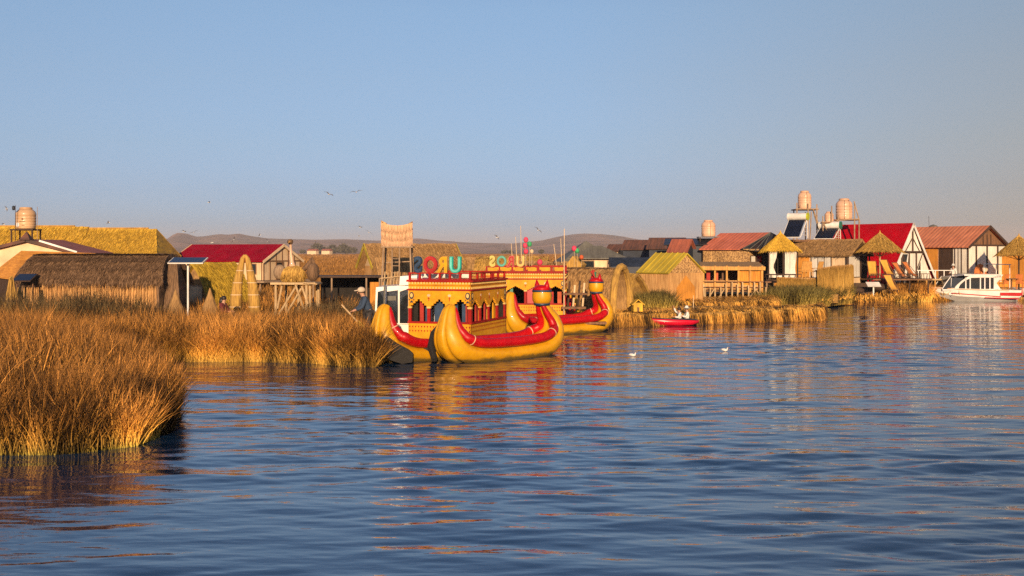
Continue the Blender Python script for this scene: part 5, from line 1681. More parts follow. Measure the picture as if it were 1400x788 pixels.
Y = 72
t = thing('picket_fence', 'short pale picket fence right of the yellow tarp roofed hut', 'fence', (PX(944, 64), 64, .5))
stilts(t, [(-.65 + .19 * i, 0) for i in range(9)], 0, 1.0, .035, 'pale_wood', 'picket')
for z in (.35, .95): MB().tube([(-.75, -.05, z), (1.0, -.05, z)], .03, 6).build('rail', 'dark_wood', t)

tank('squat tan water tank with rope on the black shed roof in the middle', 968.5, 301, 323.5, 88, 19, 'tank_pink', seams=1)
st = thing('tank_stand', 'low black stand under the squat tan tank in the middle', 'tank stand', (PX(968.5, 88), 88, PZ(327, 88) - .05))
MB().box((0, 0, .20), (1.7, 1.3, .07)).build('platform', 'black_roof', st)
stilts(st, [(-.75, -.5), (.75, -.5), (.75, .5), (-.75, .5)], -1.0, .165, .05, 'dark_wood', 'leg')

# pink roofed house with a woven wall
a = P(1054, 318, 85)
r, Lw, Ww, he = house('pink_roof_house', 'house with a faded pink ribbed roof and a basket woven wall', 'house', a, .5, 4.6, 6.0, 3.25, R(-44), None, 'woven', 'black_roof', ov=.2, oe=.25)
hr = a.z - .5
m = MB()
m.add([(-2.3, -3, 3.25), (1.4, -3, 3.25), (2.3, 0, hr), (-2.3, 0, hr), (-2.3, -3, 3.17), (1.4, -3, 3.17), (2.3, 0, hr - .08), (-2.3, 0, hr - .08)], [(0, 1, 2, 3), (7, 6, 5, 4), (0, 4, 5, 1), (1, 5, 6, 2), (2, 6, 7, 3), (3, 7, 4, 0)])
m.build('roof', 'pink_metal', r)
m = MB()
m.add([(1.42, -3.02, 3.22), (3.6, -3.0, 2.95), (4.0, 3.0, 2.95), (2.3, 3, 3.2), (2.32, 0, hr + .01), (-2.3, 0, hr - .02), (-2.3, 3, 3.2)], [(0, 1, 2, 4), (2, 3, 4), (4, 3, 6, 5)])
m.build('dark_roof', 'black_roof', r)
fr = on_wall(r, 'gable', Lw, Ww)
for u0, u1, mt in ((.15, .75, 'white_plank'), (.95, 1.7, 'glass_dark'), (1.9, 2.9, 'white_plank'), (3.1, 4.1, 'glass_dark'), (4.3, 5.2, 'white_plank')):
    panel(r, fr, u0, u1, .3, 2.7, mt, 'window' if 'glass' in mt else 'curtain', frame='dark_wood')
m = MB()
for k in range(4):
    m.tube([(1.6 + k * .55, -2.9 + 0 * k, 3.26 - k * .06), (2.34, -.1, hr + .02)], .025, 5)
m.build('roof_rib', 'grey_metal', r)

# wooden pavilion
Y = 68
w = (1040 - 958) * Y / F
zf = .75
t = thing('reed_pavilion', 'orange reed walled open pavilion on short pale stilts behind the straw bank', 'pavilion', (PX(999, Y), Y, zf), R(-6))
hz = PZ(361, Y) - zf
MB().box((0, 0, .38), (w, 2.4, .07)).build('floor', 'brown_wood', t)
m = MB()
m.add([(-w / 2 - .1, -1.35, hz - .12), (w / 2 + .1, -1.35, hz - .18), (w / 2, 1.4, hz + .12), (-w / 2, 1.4, hz + .12), (-w / 2 - .1, -1.35, hz - .22), (w / 2 + .1, -1.35, hz - .28), (w / 2, 1.4, hz + .02), (-w / 2, 1.4, hz + .02)], [(0, 1, 2, 3), (7, 6, 5, 4), (0, 4, 5, 1), (1, 5, 6, 2), (2, 6, 7, 3), (3, 7, 4, 0)])
m.build('roof', 'thatch_tan', t)
MB().box((0, -1.37, hz - .26), (w + .15, .06, .22)).build('fascia', 'yellow_wood', t)
MB().box((0, 1.1, hz / 2 + .1), (w - .1, .06, hz - .5)).build('back_wall', 'brown_wood', t)
MB().box((w * .29, -1.1, hz / 2 + .28), (w * .40, .06, hz - .95)).build('reed_wall', 'reed_orange', t)
MB().box((-w * .02, -1.1, .75), (w * .9, .05, .55)).build('reed_wall', 'reed_wall', t)
MB().box((w / 2 - .05, 0, hz / 2 + .1), (.06, 2.3, hz - .5)).build('reed_wall', 'reed_orange', t)
m = MB()
for k, x in enumerate((-w * .38, -w * .25, -w * .13)):
    MB().box((x, -.6, hz / 2 + .3), (.22, .08, hz - 1.0)).build('hanging_cloth', ('textile_red', 'tarp_orange', 'brown_wood')[k], t)
for x in np.linspace(-w / 2 + .1, w / 2 - .1, 6):
    MB().box((x, -1.25, hz / 2 + .1), (.11, .11, hz - .4)).build('post', 'yellow_wood', t)
m = MB()
for z in (.62, .95): m.tube([(-w / 2, -1.32, z), (w / 2, -1.32, z)], .035, 6)
m.build('rail', 'brown_wood', t)
for k, x in enumerate(np.linspace(-w / 2 - .2, w / 2 + .1, 13)):
    MB().tube([(x, -1.45, -.25), (x + random.uniform(-.05, .05), -1.42, random.uniform(.55, .95))], .05, 7).build('stilt', 'pale_wood', t)
for x0, x1 in ((-1.5, -1.1), (-.9, -.5), (.9, 1.4), (1.7, 1.35)):
    MB().tube([(x0, -1.5, -.1), (x1, -1.5, .55)], .035, 6).build('brace', 'pale_wood', t)

# gazebo
def thatch_cone(root, R0, z0, z1, mat, sides=16, layers=4, strands=2500, name='roof', square=False):
    n = 4 if square else sides
    off = math.pi / 4 if square else 0
    m = MB()
    for k in range(layers):
        f0, f1 = k / layers, (k + 1.25) / layers
        ra, rb = R0 * (1 - f0) * (1.02), R0 * max(0.0, 1 - f1) + .02
        za, zb = z0 + (z1 - z0) * f0, z0 + (z1 - z0) * min(1, f1)
        sc_ = math.sqrt(2) if square else 1
        vs = []
        for rr, zz in ((ra * .96, za - .03), (ra, za), (rb, zb)):
            for i in range(n):
                a = 2 * math.pi * i / n + off
                vs.append((rr * sc_ * math.cos(a), rr * sc_ * math.sin(a), zz + (random.uniform(-.02, .02) if not square else 0)))
        fs = [(j * n + i, j * n + (i + 1) % n, (j + 1) * n + (i + 1) % n, (j + 1) * n + i) for j in (0, 1) for i in range(n)]
        fs += [tuple(range(n))[::-1], tuple(range(2 * n, 3 * n))]
        m.add(vs, fs)
    o = m.build(name, mat, root)
    N = strands
    a = rng.uniform(0, 2 * math.pi, N); q = 1 - np.sqrt(rng.uniform(0.002, 1, N))
    rr = R0 * (1 - q)
    if square:
        rr = rr / np.maximum(np.abs(np.cos(a)), np.abs(np.sin(a)))
    p = np.stack([np.cos(a) * rr * 1.02, np.sin(a) * rr * 1.02, z0 + (z1 - z0) * q + .03], 1)
    sl = math.hypot(R0, z1 - z0)
    d = np.stack([np.cos(a) * R0 / sl, np.sin(a) * R0 / sl, np.full(N, -(z1 - z0) / sl)], 1)
    ln = rng.uniform(.15, .4, N)
    s = blades('thatch_layer', p, d * ln[:, None], np.stack([np.cos(a), np.sin(a), np.ones(N)], 1) * .03, rng.uniform(.02, .045, N), STR[mat], seg=2, parent=o, kind='stuff')
    MB().lathe((0, 0, z1 - .06), [(.09, -.06), (.10, 0), (.05, .10), (.01, .22)], 8).build('finial', mat, root)
    return o
Y = 74
zf = 1.55
t = thing('gazebo', 'gazebo with a yellow square pyramid thatch roof and white curtains', 'gazebo', (PX(1067, Y), Y, zf), R(-3))
z0, z1 = PZ(343, Y) - zf, PZ(318, Y) - zf
thatch_cone(t, 1.13, z0, z1, 'thatch_yellow', square=True, layers=5, strands=3500)
MB().box((0, 0, -.04), (2.4, 2.3, .10)).build('floor', 'brown_wood', t)
stilts(t, [(-.95, -.95), (.95, -.95), (.95, .95), (-.95, .95), (.0, -.98)], 0, z0, .05, 'dark_wood', 'post')
stilts(t, [(-1.1, -1.05), (1.1, -1.05), (0, -1.05)], -1.2, -.09, .06, 'grey_wood', 'stilt')
def drape(root, x0, x1, z0, z1, y, pinch, name='curtain', mat='curtain', fl=8):
    m = MB(); vs, fs = [], []
    NX, NZ = 18, 8
    for k in (0, 1):
        for j in range(NZ + 1):
            f = j / NZ
            w = 1 - pinch * math.exp(-((f - .42) / .25) ** 2)
            for i in range(NX + 1):
                u = i / NX
                vs.append((x0 + (x1 - x0) * (u * w if pinch >= 0 else u), y + .025 * math.sin(u * fl * 6.28) + k * .012, z0 + (z1 - z0) * f))
    S = (NX + 1) * (NZ + 1)
    for j in range(NZ):
        for i in range(NX):
            a = j * (NX + 1) + i
            fs.append((a, a + 1, a + NX + 2, a + NX + 1)); fs.append((S + a, S + a + NX + 1, S + a + NX + 2, S + a + 1))
    return m.add(vs, fs).build(name, mat, root, True)
drape(t, -.92, -.40, .25, z0 - .02, -.93, .45)
drape(t, .12, .88, .1, z0 - .02, -.93, .12)
MB().box((0, .8, z0 / 2), (1.8, .05, z0 - .1)).build('back_wall', 'interior', t)
MB().box((.15, -.5, .34), (1.1, .7, .12)).build('daybed', 'white_paint', t)
m = MB()
m.box((0, -1.08, .48), (2.3, .05, .05)); m.box((0, -1.08, .1), (2.3, .05, .05))
for i in range(12): m.tube([(-1.1 + i * .2, -1.08, .1), (-1.1 + i * .2 + (.1 if i % 2 else -.1), -1.08, .48)], .015, 5)
m.build('railing', 'dark_wood', t)

# chairs of bent wood by the gazebo
def wood_chair(label, loc, rz, mat='yellow_wood'):
    t = thing('wooden_chair', label, 'chair', loc, rz, 'bentwood chairs on the deck')
    MB().box((0, 0, .42), (.48, .48, .05)).build('seat', mat, t)
    MB().box((0, .24, .78), (.46, .05, .62), Matrix.Rotation(R(-14), 3, 'X')).build('backrest', mat, t)
    for x in (-.2, .2):
        MB().tube([(x, -.2, 0), (x, -.2, .62)], .022, 6).build('leg', mat, t)
        MB().tube([(x, .24, 0), (x, .2, .5)], .022, 6).build('leg', mat, t)
        MB().tube([(x * 1.1, -.22, .62), (x * 1.1, .28, .66)], .025, 6).build('armrest', mat, t)
zc = PZ(380, 73)
for lab, px, rz in (('wooden chair nearest the gazebo on the small deck', 1098, 25), ('wooden chair in the middle of the deck between gazebo and reed fence', 1107, -20), ('wooden chair at the right end of the small deck by the reed fence', 1119, 35)):
    wood_chair(lab, (PX(px, 73), 73.2 + (px % 3) * .3, zc), R(rz + 180))
t = thing('plank_deck', 'small raised plank deck carrying the wooden chairs beside the gazebo', 'deck', (PX(1109, 73.4), 73.4, 0))
MB().box((0, 0, zc - .045), (2.1, 2.0, .08)).build('planks', 'brown_wood', t)
stilts(t, [(-.9, -.8), (.9, -.8), (.9, .8), (-.9, .8)], .4, zc - .085, .05, 'grey_wood', 'stilt')
t = thing('wooden_table', 'low wooden table between the chairs on the small deck', 'table', (PX(1124, 72.6), 72.7, zc))
MB().box((0, 0, .5), (.8, .5, .05)).build('tabletop', 'brown_wood', t)
for x, y in ((-.3, -.18), (.3, -.18), (.3, .18), (-.3, .18)): MB().tube([(x, y, 0), (x, y, .48)], .03, 6).build('leg', 'brown_wood', t)

# reed fences
def reed_fence(label, pts, zs, ztops, mat='reed_wall', th=.10):
    p0 = Vector((pts[0][0], pts[0][1], 0))
    t = thing('reed_fence', label, 'fence', p0)
    m = MB()
    for (a, b, za, zb, zl) in zip(pts[:-1], pts[1:], ztops[:-1], ztops[1:], zs):
        A, B = Vector((a[0], a[1], 0)) - p0, Vector((b[0], b[1], 0)) - p0
        n = 14
        nn = (B - A).cross(Vector((0, 0, 1))).normalized() * -th
        for i in range(n):
            f0, f1 = i / n, (i + 1) / n
            x0, x1 = A.lerp(B, f0), A.lerp(B, f1)
            z0, z1 = za + (zb - za) * f0 + random.uniform(-.02, .02), za + (zb - za) * f1 + random.uniform(-.02, .02)
            v = [x0 + Vector((0, 0, zl)), x1 + Vector((0, 0, zl)), x1 + Vector((0, 0, z1)), x0 + Vector((0, 0, z0))]
            m.add(v + [p + nn for p in v], [(0, 1, 2, 3), (7, 6, 5, 4), (3, 2, 6, 7), (0, 3, 7, 4), (1, 5, 6, 2)])
    m.build('reed_panel', mat, t)
    n = 2600
    k = rng.integers(0, len(pts) - 1, n); f = rng.uniform(0, 1, n)
    PA = np.array([list(p) for p in pts]); Z = np.array(ztops); ZL = np.array(list(zs) + [zs[-1]])
    xy = PA[k] + (PA[k + 1] - PA[k]) * f[:, None] - np.array([p0.x, p0.y])
    zt = Z[k] + (Z[k + 1] - Z[k]) * f
    zl = ZL[k] + (zt - ZL[k]) * rng.uniform(0, .6, n)
    b = np.stack([xy[:, 0], xy[:, 1] - .03, zl], 1)
    blades('reed_skin', b, np.stack([rng.normal(0, .03, n), np.full(n, -.02), (zt - zl) * rng.uniform(.6, 1.08, n)], 1), np.zeros((n, 3)), .03, 'strand_gold', seg=2, parent=t)
    return t
Yf = 71
reed_fence('low woven reed fence below the gazebo and the wooden chairs', [(PX(1062, 71.5), 71.5), (PX(1095, 71), 71), (PX(1128, 70.6), 70.6)], [.5, .5], [PZ(379, 71.5), PZ(380, 71), PZ(381, 70.6)])
reed_fence('tall straw fence curving down left of the terrace', [(PX(1118, 70.4), 70.4), (PX(1140, 70.2), 70.2), (PX(1163, 71.5), 71.5)], [.5, .5], [PZ(367, 70.4), PZ(364, 70.2), PZ(362, 71.5)], 'reed_wall')
reed_fence('edge of the tall straw fence seen end on beside the dark steps', [(PX(1163, 71.6), 71.6), (PX(1166, 74.5), 74.5)], [.5], [PZ(362, 71.5), PZ(364, 74.5)], 'thatch_tan')

# solar water heaters
def heater(label, cx, top, Y, w, h, back_mat, endmat, zb, lean=1):
    t = thing('solar_heater', label, 'solar water heater', (PX(cx, Y), Y, zb), R(-34))
    z1 = PZ(top, Y) - zb
    m = MB(); m.tube([(-w / 2, .5, z1 - .28), (w / 2, .5, z1 - .28)], .27, 18); m.build('tank', 'white_paint', t, False)
    MB().tube([(w / 2, .5, z1 - .28), (w / 2 + .10, .5, z1 - .28)], .285, 18).build('end_cap', endmat, t)
    MB().tube([(-w / 2 - .08, .5, z1 - .28), (-w / 2, .5, z1 - .28)], .285, 18).build('end_cap', 'white_paint', t)
    m = MB()
    n = 11
    for i in range(n):
        x = -w / 2 + .08 + (w * .82) * i / (n - 1)
        m.tube([(x, -.9, .12), (x, .40, z1 - .5)], .042, 7)
    m.build('vacuum_tube', 'solar_cell', t)['kind'] = 'stuff'
    MB().add([(-w / 2, -.82, .08), (w / 2 - .15, -.82, .08), (w / 2 - .15, .46, z1 - .55), (-w / 2, .46, z1 - .55)], [(0, 1, 2, 3)]).build('reflector', 'tarp_dark', t)
    m = MB()
    for x in (-w / 2, w / 2):
        m.tube([(x, -.95, .05), (x, .45, z1 - .5)], .03, 6)
        m.tube([(x, .62, 0), (x, .55, z1 - .45)], .03, 6)
        for k in range(4):
            f = .15 + k * .22
            m.tube([(x, -.95 + 1.4 * f, .05 + (z1 - .55) * f), (x, .62, .05 + (z1 - .55) * f * .8)], .02, 5)
    m.tube([(-w / 2, -.95, .06), (w / 2, -.95, .06)], .03, 6)
    m.build('frame', 'white_paint', t)
    return t
heater('solar water heater with a white drum and a lime green end cap', 1088, 291, 80, 1.35, 2, 0, 'lime_paint', PZ(326, 80))
heater('solar water heater with a dark green drum end beside the small tank', 1132, 303, 82, 1.5, 2, 0, 'letter_green', PZ(328, 82), 2)
t = thing('roof_deck', 'rough flat roof platform under the solar water heaters', 'roof', (PX(1108, 82), 82.3, .5))
MB().box((0, 0, PZ(328, 82) - .5 - .1), (5.2, 3.2, .12)).build('roof', 'brown_wood', t)
MB().box((0, .2, (PZ(328, 82) - .7) / 2), (4.9, 2.6, PZ(328, 82) - .75)).build('wall', 'brown_wood', t)
# tank towers
def tower(label, tlabel, cx, top, bot, Y, wpx, posts, braces, deck_w, zg=.5, seams=1):
    tank(tlabel, cx, top, bot, Y, wpx, 'tank_pink', seams=seams)
    t = thing('tank_tower', label, 'water tower', (PX(cx, Y), Y, zg))
    zd = PZ(bot, Y) - zg
    MB().box((0, 0, zd - .06), (deck_w, 1.2, .09)).build('platform', 'brown_wood', t)
    for px, ptop, dy in posts:
        MB().tube([(PX(px, Y) - PX(cx, Y), dy, 0), (PX(px, Y) - PX(cx, Y), dy, PZ(ptop, Y) - zg)], .05, 7).build('leg', 'grey_wood', t)
    for (x0, y0, x1, y1, dy) in braces:
        MB().tube([(PX(x0, Y) - PX(cx, Y), dy, PZ(y0, Y) - zg), (PX(x1, Y) - PX(cx, Y), dy, PZ(y1, Y) - zg)], .045, 7).build('brace', 'grey_wood', t)
tower('pole tower with splayed braces carrying the tallest tank', 'tallest pinkish water tank on the pole tower above the solar heater', 1100, 261, 286, 84, 18, [(1086.5, 278, -.66), (1101.5, 279, -.68), (1113.5, 280, -.66), (1104, 290, .6), (1088, 287, .6)],
      [(1108, 286, 1121, 322, -.7), (1113, 287, 1124, 326, .3), (1106, 290, 1104, 330, -.66), (1085, 286.5, 1116, 286.5, -.7)], 1.75)
tower('low frame tower carrying the large rope tied tank right of the small one', 'large pinkish water tank tied with rope, rising behind the red A frame roof', 1154, 271.5, 300, 84.5, 22, [(1143, 296, -.6), (1165, 278, -.6), (1171, 300, -.62), (1146, 300, .6)],
      [(1164, 276, 1172, 305, -.66), (1140, 302, 1170, 300, -.68), (1122, 310, 1143, 302, -.6)], 2.0, seams=2)
tower('spindly stand of thin poles under the smallest tank', 'smallest tan water tank left of the rope tied one', 1133.5, 289.5, 304, 82.8, 12, [(1134.5, 282, -.5), (1122.5, 296, -.5), (1137, 290, .5), (1124, 304, .5)], [(1120, 304, 1140, 304.5, -.54), (1124, 306, 1132, 326, -.5)], 1.2)

# long thatched house
a = P(1179, 327, 78)
r, Lw, Ww, he = house('thatched_house', 'long tan thatched house with curtained windows and a deep porch gable', 'house', a, .85, 6.6, 3.7, 2.45, R(-44), 'thatch_tan', 'cream_plank', 'dark_wood', jit=.03, strands=5500, swid=.035, slen=.5, ov=.4, oe=.3, thick=.14)
fr = on_wall(r, 'front', Lw, Ww)
panel(r, fr, .05, .55, 0, he, 'reed_orange', 'reed_panel')
panel(r, fr, .65, 1.3, .2, he - .15, 'interior', 'window', frame='dark_wood')
panel(r, fr, 1.5, 2.9, .0, he - .05, 'reed_orange', 'reed_panel')
panel(r, fr, 3.1, 4.6, .3, he - .1, 'curtain', 'curtained_window', frame='dark_wood', bars=2)
fr = on_wall(r, 'gable', Lw, Ww)
panel(r, fr, .2, 1.9, .9, he - .12, 'curtain', 'curtained_window', frame='dark_wood')
panel(r, fr, 2.1, 3.0, .05, he - .1, 'interior', 'door', frame='dark_wood')
stilts(r, [(3.0, -1.7), (3.0, 1.7)], 0, 2.45, .06, 'dark_wood', 'post')

# red A-frame
a = P(1249, 305, 82)
zb = .85
pr = [(-3.1, .35), (0, a.z - zb), (3.1, .35)]
r, Lw, Ww, he = house('a_frame_house', 'white fronted A frame house with a bright red metal roof', 'house', a, zb, 8.2, 6.2, .35, R(-54), 'red_metal', None, prof=pr, thick=.07, verge='white_paint', ov=.25)
hr = a.z - zb
MB().prism([(-2.85, .05), (2.85, .05), (0, hr - .22)], 3.93, 4.0).build('gable', 'white_plank', r)
MB().prism([(-2.85, .05), (2.85, .05), (0, hr - .22)], -4.0, -3.93).build('gable', 'white_plank', r)
m = MB()
fx = 4.02
def beam(p, q_, w=.09, mt=None, x=fx):
    m.tube([(x, p[0], p[1]), (x, q_[0], q_[1])], w, 4)
for y in (-1.35, -.45, .45): beam((y, .05), (y, 2.65))
beam((-1.7, 2.65), (1.7, 2.65)); beam((0, 2.65), (0, hr - .25)); beam((-1.35, 2.65), (-.45, 1.2), .05); beam((.45, 1.2), (1.3, 2.6), .05); beam((-.9, 2.7), (0, hr - 1.1), .05); beam((.9, 2.7), (0, hr - 1.1), .05)
beam((-2.8, .12), (2.8, .12), .07)
m.build('timber_frame', 'dark_wood', r)
MB().box((fx - .01, -.9, 1.3), (.03, .75, 2.4)).build('window', 'glass_dark', r)
c1 = MB().prism([(-1.25, .3), (-.85, .3), (-.55, 2.5), (-.6, 2.55)], fx + .01, fx + .03).build('curtain', 'cloth_white', r)
MB().prism([(-.35, .2), (.35, .2), (.35, 2.5), (.0, 2.5)], fx - .012, fx + .0).build('door', 'curtain', r)
MB().prism([(.55, .25), (1.05, .25), (1.0, 1.9), (.6, 1.2)], fx - .012, fx + .0).build('window', 'glass_dark', r)

# salmon roofed house
a = P(1354, 308.5, 84)
zb = .85
r, Lw, Ww, he = house('salmon_roof_house', 'white panelled house with a salmon ribbed roof and brown timber gable', 'house', a, zb, 9.2, 5.6, 3.05, R(-56), 'salmon_metal', 'white_plank', 'brown_wood', ov=.3, oe=.3, verge='dark_wood')
fr = on_wall(r, 'front', Lw, Ww)
panel(r, fr, .3, 6.1, .0, he, 'reed_orange', 'reed_panel')
panel(r, fr, 6.25, 7.35, .0, he - .05, 'dark_wood', 'door', frame='dark_wood')
panel(r, fr, 7.6, 8.1, .0, he - .05, 'curtain', 'curtained_window', frame='dark_wood', bars=1)
fr = on_wall(r, 'gable', Lw, Ww)
m = MB()
for u in (.03, 1.1, 2.5, 3.9, Ww - .03): m.obox(*fr, u - .07, u + .07, 0, he + .05, .005, .06)
m.obox(*fr, 0, Ww, he, he + .12, .005, .07)
for u in (2.0, 2.5, 3.0): m.obox(*fr, u - .04, u + .04, he + .12, he + .9, .01, .05)
m.build('batten', 'dark_wood', r)
# side awning at the right and hut behind
t = thing('small_dome', 'grey rounded roof vent peeping over the salmon roof', 'roof vent', P(1276, 310.5, 90))
MB().lathe((0, 0, -.3), [(.62, 0), (.5, .22), (.25, .42), (.05, .5)], 14).build('dome', 'grey_metal', t, True)
MB().tube([(-.35, 0, 0), (-.37, 0, .9)], .015, 5).build('rod', 'dark_wood', t)
r, Lw, Ww, he = house('reed_hut', 'dark sided reed hut behind the right most thatch umbrella', 'hut', P(1392, 338, 84), .85, 4.4, 3.6, 2.3, R(-145), 'thatch_tan', 'reed_orange', jit=.03, strands=1500, swid=.04, thick=.12)

# thatch umbrellas
def umbrella(label, cx, top, eave, Y, hw, zg, post_mat='pale_wood'):
    t = thing('thatch_umbrella', label, 'umbrella', (PX(cx, Y), Y, zg), 0, 'thatch umbrellas on the terrace')
    thatch_cone(t, hw * Y / F, PZ(eave, Y) - zg, PZ(top + 3, Y) - zg, 'thatch_gold', 18, 4, 3500)
    MB().tube([(0, 0, 0), (0, 0, PZ(top + 3, Y) - zg - .05)], .06, 8).build('post', post_mat, t)
    z = PZ(eave, Y) - zg
    m = MB()
    for k in range(8):
        a_ = 2 * math.pi * k / 8
        m.tube([(0, 0, z - .35), (math.cos(a_) * hw * Y / F * .8, math.sin(a_) * hw * Y / F * .8, z + .02)], .02, 5)
    m.build('rib', post_mat, t)
umbrella('conical thatch umbrella over the deck chairs in front of the red A frame', 1203, 315, 344, 77, 29, .85)
umbrella('conical thatch umbrella cut by the right edge of the picture', 1393, 319, 349, 78.5, 28, .85, 'dark_wood')

# deck chairs
def deck_chair(mat='canvas_yellow'):
    t = thing('deck_chair', 'x', 'deck chair', (0, 0, 0), 0, 'canvas deck chairs on the terrace')
    m = MB(); vs, fs = [], []
    n = 12
    for k in (0, 1):
        for i in range(n + 1):
            f = i / n
            y = -.35 + .85 * f; z = .30 + .95 * f - .18 * math.sin(math.pi * f)
            for x in (-.27, .27): vs.append((x, y + k * .02, z - k * .015))
    S = 2 * (n + 1)
    for i in range(n):
        a_ = 2 * i
        fs += [(a_, a_ + 1, a_ + 3, a_ + 2), (S + a_, S + a_ + 2, S + a_ + 3, S + a_ + 1), (a_, a_ + 2, S + a_ + 2, S + a_), (a_ + 1, S + a_ + 1, S + a_ + 3, a_ + 3)]
    m.add(vs, fs).build('canvas', mat, t)
    for x in (-.30, .30):
        MB().tube([(x, -.40, .27), (x, .52, 1.27)], .024, 6).build('side_rail', 'brown_wood', t)
        MB().tube([(x * .92, -.30, .02), (x * .92, .30, .95)], .022, 6).build('leg', 'brown_wood', t)
        MB().tube([(x * .85, .42, .02), (x * .85, -.22, .42)], .022, 6).build('leg', 'brown_wood', t)
    MB().tube([(-.31, .52, 1.27), (.31, .52, 1.27)], .024, 6).build('cross_bar', 'brown_wood', t)
    MB().tube([(-.31, -.40, .27), (.31, -.40, .27)], .024, 6).build('cross_bar', 'brown_wood', t)
    return t
dy = deck_chair('canvas_yellow'); do_ = deck_chair('canvas_orange')
terr_z = .854
chairs = [(dy, 1193, 357, 383, 77.2, -10, 'yellow canvas deck chair just left of the umbrella post'), (dy, 1213, 355, 382, 76.6, 14, 'bright yellow canvas deck chair right of the umbrella post, the tallest in view'),
          (do_, 1231, 359, 383, 79.2, 35, 'orange brown deck chair in front of the red roof, left of its twin'), (do_, 1245, 358, 384, 79.6, 38, 'orange brown deck chair nearest the A frame door'),
          (dy, 1219, 376, 399, 75.4, 16, 'yellow deck chair standing lowest, at the water edge of the terrace')]
used = set()
for src, px, pt, pb, Yc, rz, lab in chairs:
    o = src if src not in used else copy_tree(src)
    used.add(src)
    zt = PZ(pt, Yc)
    o.location = (PX(px, Yc), Yc, zt - 1.29)
    o.rotation_euler = (0, 0, R(rz))
    o['label'] = lab
# upper terrace deck under the chairs
t = thing('plank_deck', 'raised dark plank deck under the deck chairs in front of the red A frame', 'deck', (PX(1219, 78.3), 78.3, 0))
zd = PZ(356, 77.2) - 1.30
MB().box((0, 0, zd - .05), (4.3, 3.6, .09), Matrix.Rotation(R(5), 3, 'Z')).build('planks', 'brown_wood', t)
stilts(t, [(x, y) for x in (-2, -.7, .7, 2) for y in (-1.6, 1.4)], .6, zd - .09, .05, 'dark_wood', 'stilt')
m = MB()
for i in range(22):
    x = -2.05 + 4.1 * i / 21
    m.tube([(x, -1.75, zd), (x + .03 * (-1) ** i, -1.75, zd + .32)], .022, 5)
m.tube([(-2.1, -1.75, zd + .34), (2.1, -1.75, zd + .36)], .028, 6)
m.build('railing', 'dark_wood', t)
# white slanted board table and stones
t = thing('white_bench', 'white slanted board on a white leg, low on the terrace by the water', 'bench', (PX(1194, 74.8), 74.8, .55))
z = PZ(389, 74.8) - .55
MB().box((0, 0, z), (.92, .55, .05), Matrix.Rotation(R(30), 3, 'X')).build('board', 'white_paint', t)
MB().box((0, .0, z / 2 - .05), (.09, .09, z - .05)).build('leg', 'white_paint', t)
for lab, px, py, Yq, s in (('dark mound of stacked reeds at the foot of the straw fence', 1171, 393, 75.2, .55), ('dark bundle behind the white slanted board', 1201, 388, 76.2, .6)):
    t = thing('dark_bundle', lab, 'bundle', (PX(px, Yq), Yq, PZ(py, Yq) - s * .8))
    MB().ball((0, 0, s * .4), (s, s * .7, s * .45), 14, 8).build('bundle', 'dark_wood', t, True)
t = thing('dark_steps', 'dark wooden steps down from the long thatched house', 'steps', (PX(1178, 76.4), 76.6, .5))
for k in range(3): MB().box((0, .35 * k, .2 + .25 * k), (1.6, .4, .25)).build('step', 'dark_wood', t)

# jetty with a white railing
Yj = 80.3
t = thing('jetty', 'wooden jetty on stilts with a white railing, behind the white and red motorboat bow', 'jetty', (PX(1272, Yj), Yj, 0))
zj = PZ(381, Yj)
w = 50 * Yj / F
MB().box((0, 0, zj - .06), (w, 2.0, .10)).build('deck', 'pale_wood', t)
for k, x in enumerate(np.linspace(-w / 2 + .1, w / 2 - .1, 5)):
    MB().tube([(x, -.9, -.6), (x, -.9, zj - .1)], .065, 8).build('stilt', 'yellow_wood', t)
    MB().box((x, -.95, zj + .30), (.06, .06, .62)).build('railing_post', 'white_paint', t)
MB().box((0, -.95, zj + .61), (w, .07, .05)).build('hand_rail', 'white_paint', t)
for x in (-.9, .3): MB().tube([(x, -.88, .4), (x + .7, -.88, zj - .2)], .035, 6).build('brace', 'grey_wood', t)
MB().box((0, .95, zj / 2), (w, .05, zj - .2)).build('back_board', 'dark_wood', t)
stand = dict(haR=(.22, -.16, 1.12), elR=(.02, -.25, 1.16))
person('man in a white shirt and pale sun hat standing at the jetty', (PX(1303.5, 80.6), 80.6, PZ(361, 80.6) - 1.80), R(-150), stand, 'cloth_white', 'cloth_dark', 'sun')
t = thing('landing_stage', 'low landing stage the man in the white shirt stands on', 'landing stage', (PX(1312, 80.9), 80.9, 0))
zq = PZ(361, 80.6) - 1.80 + .01
MB().box((0, 0, zq - .05), (1.8, 1.4, .08)).build('deck', 'grey_wood', t)
stilts(t, [(-.8, -.6), (.8, -.6), (.8, .6), (-.8, .6)], -.5, zq - .09, .06, 'grey_wood', 'stilt')
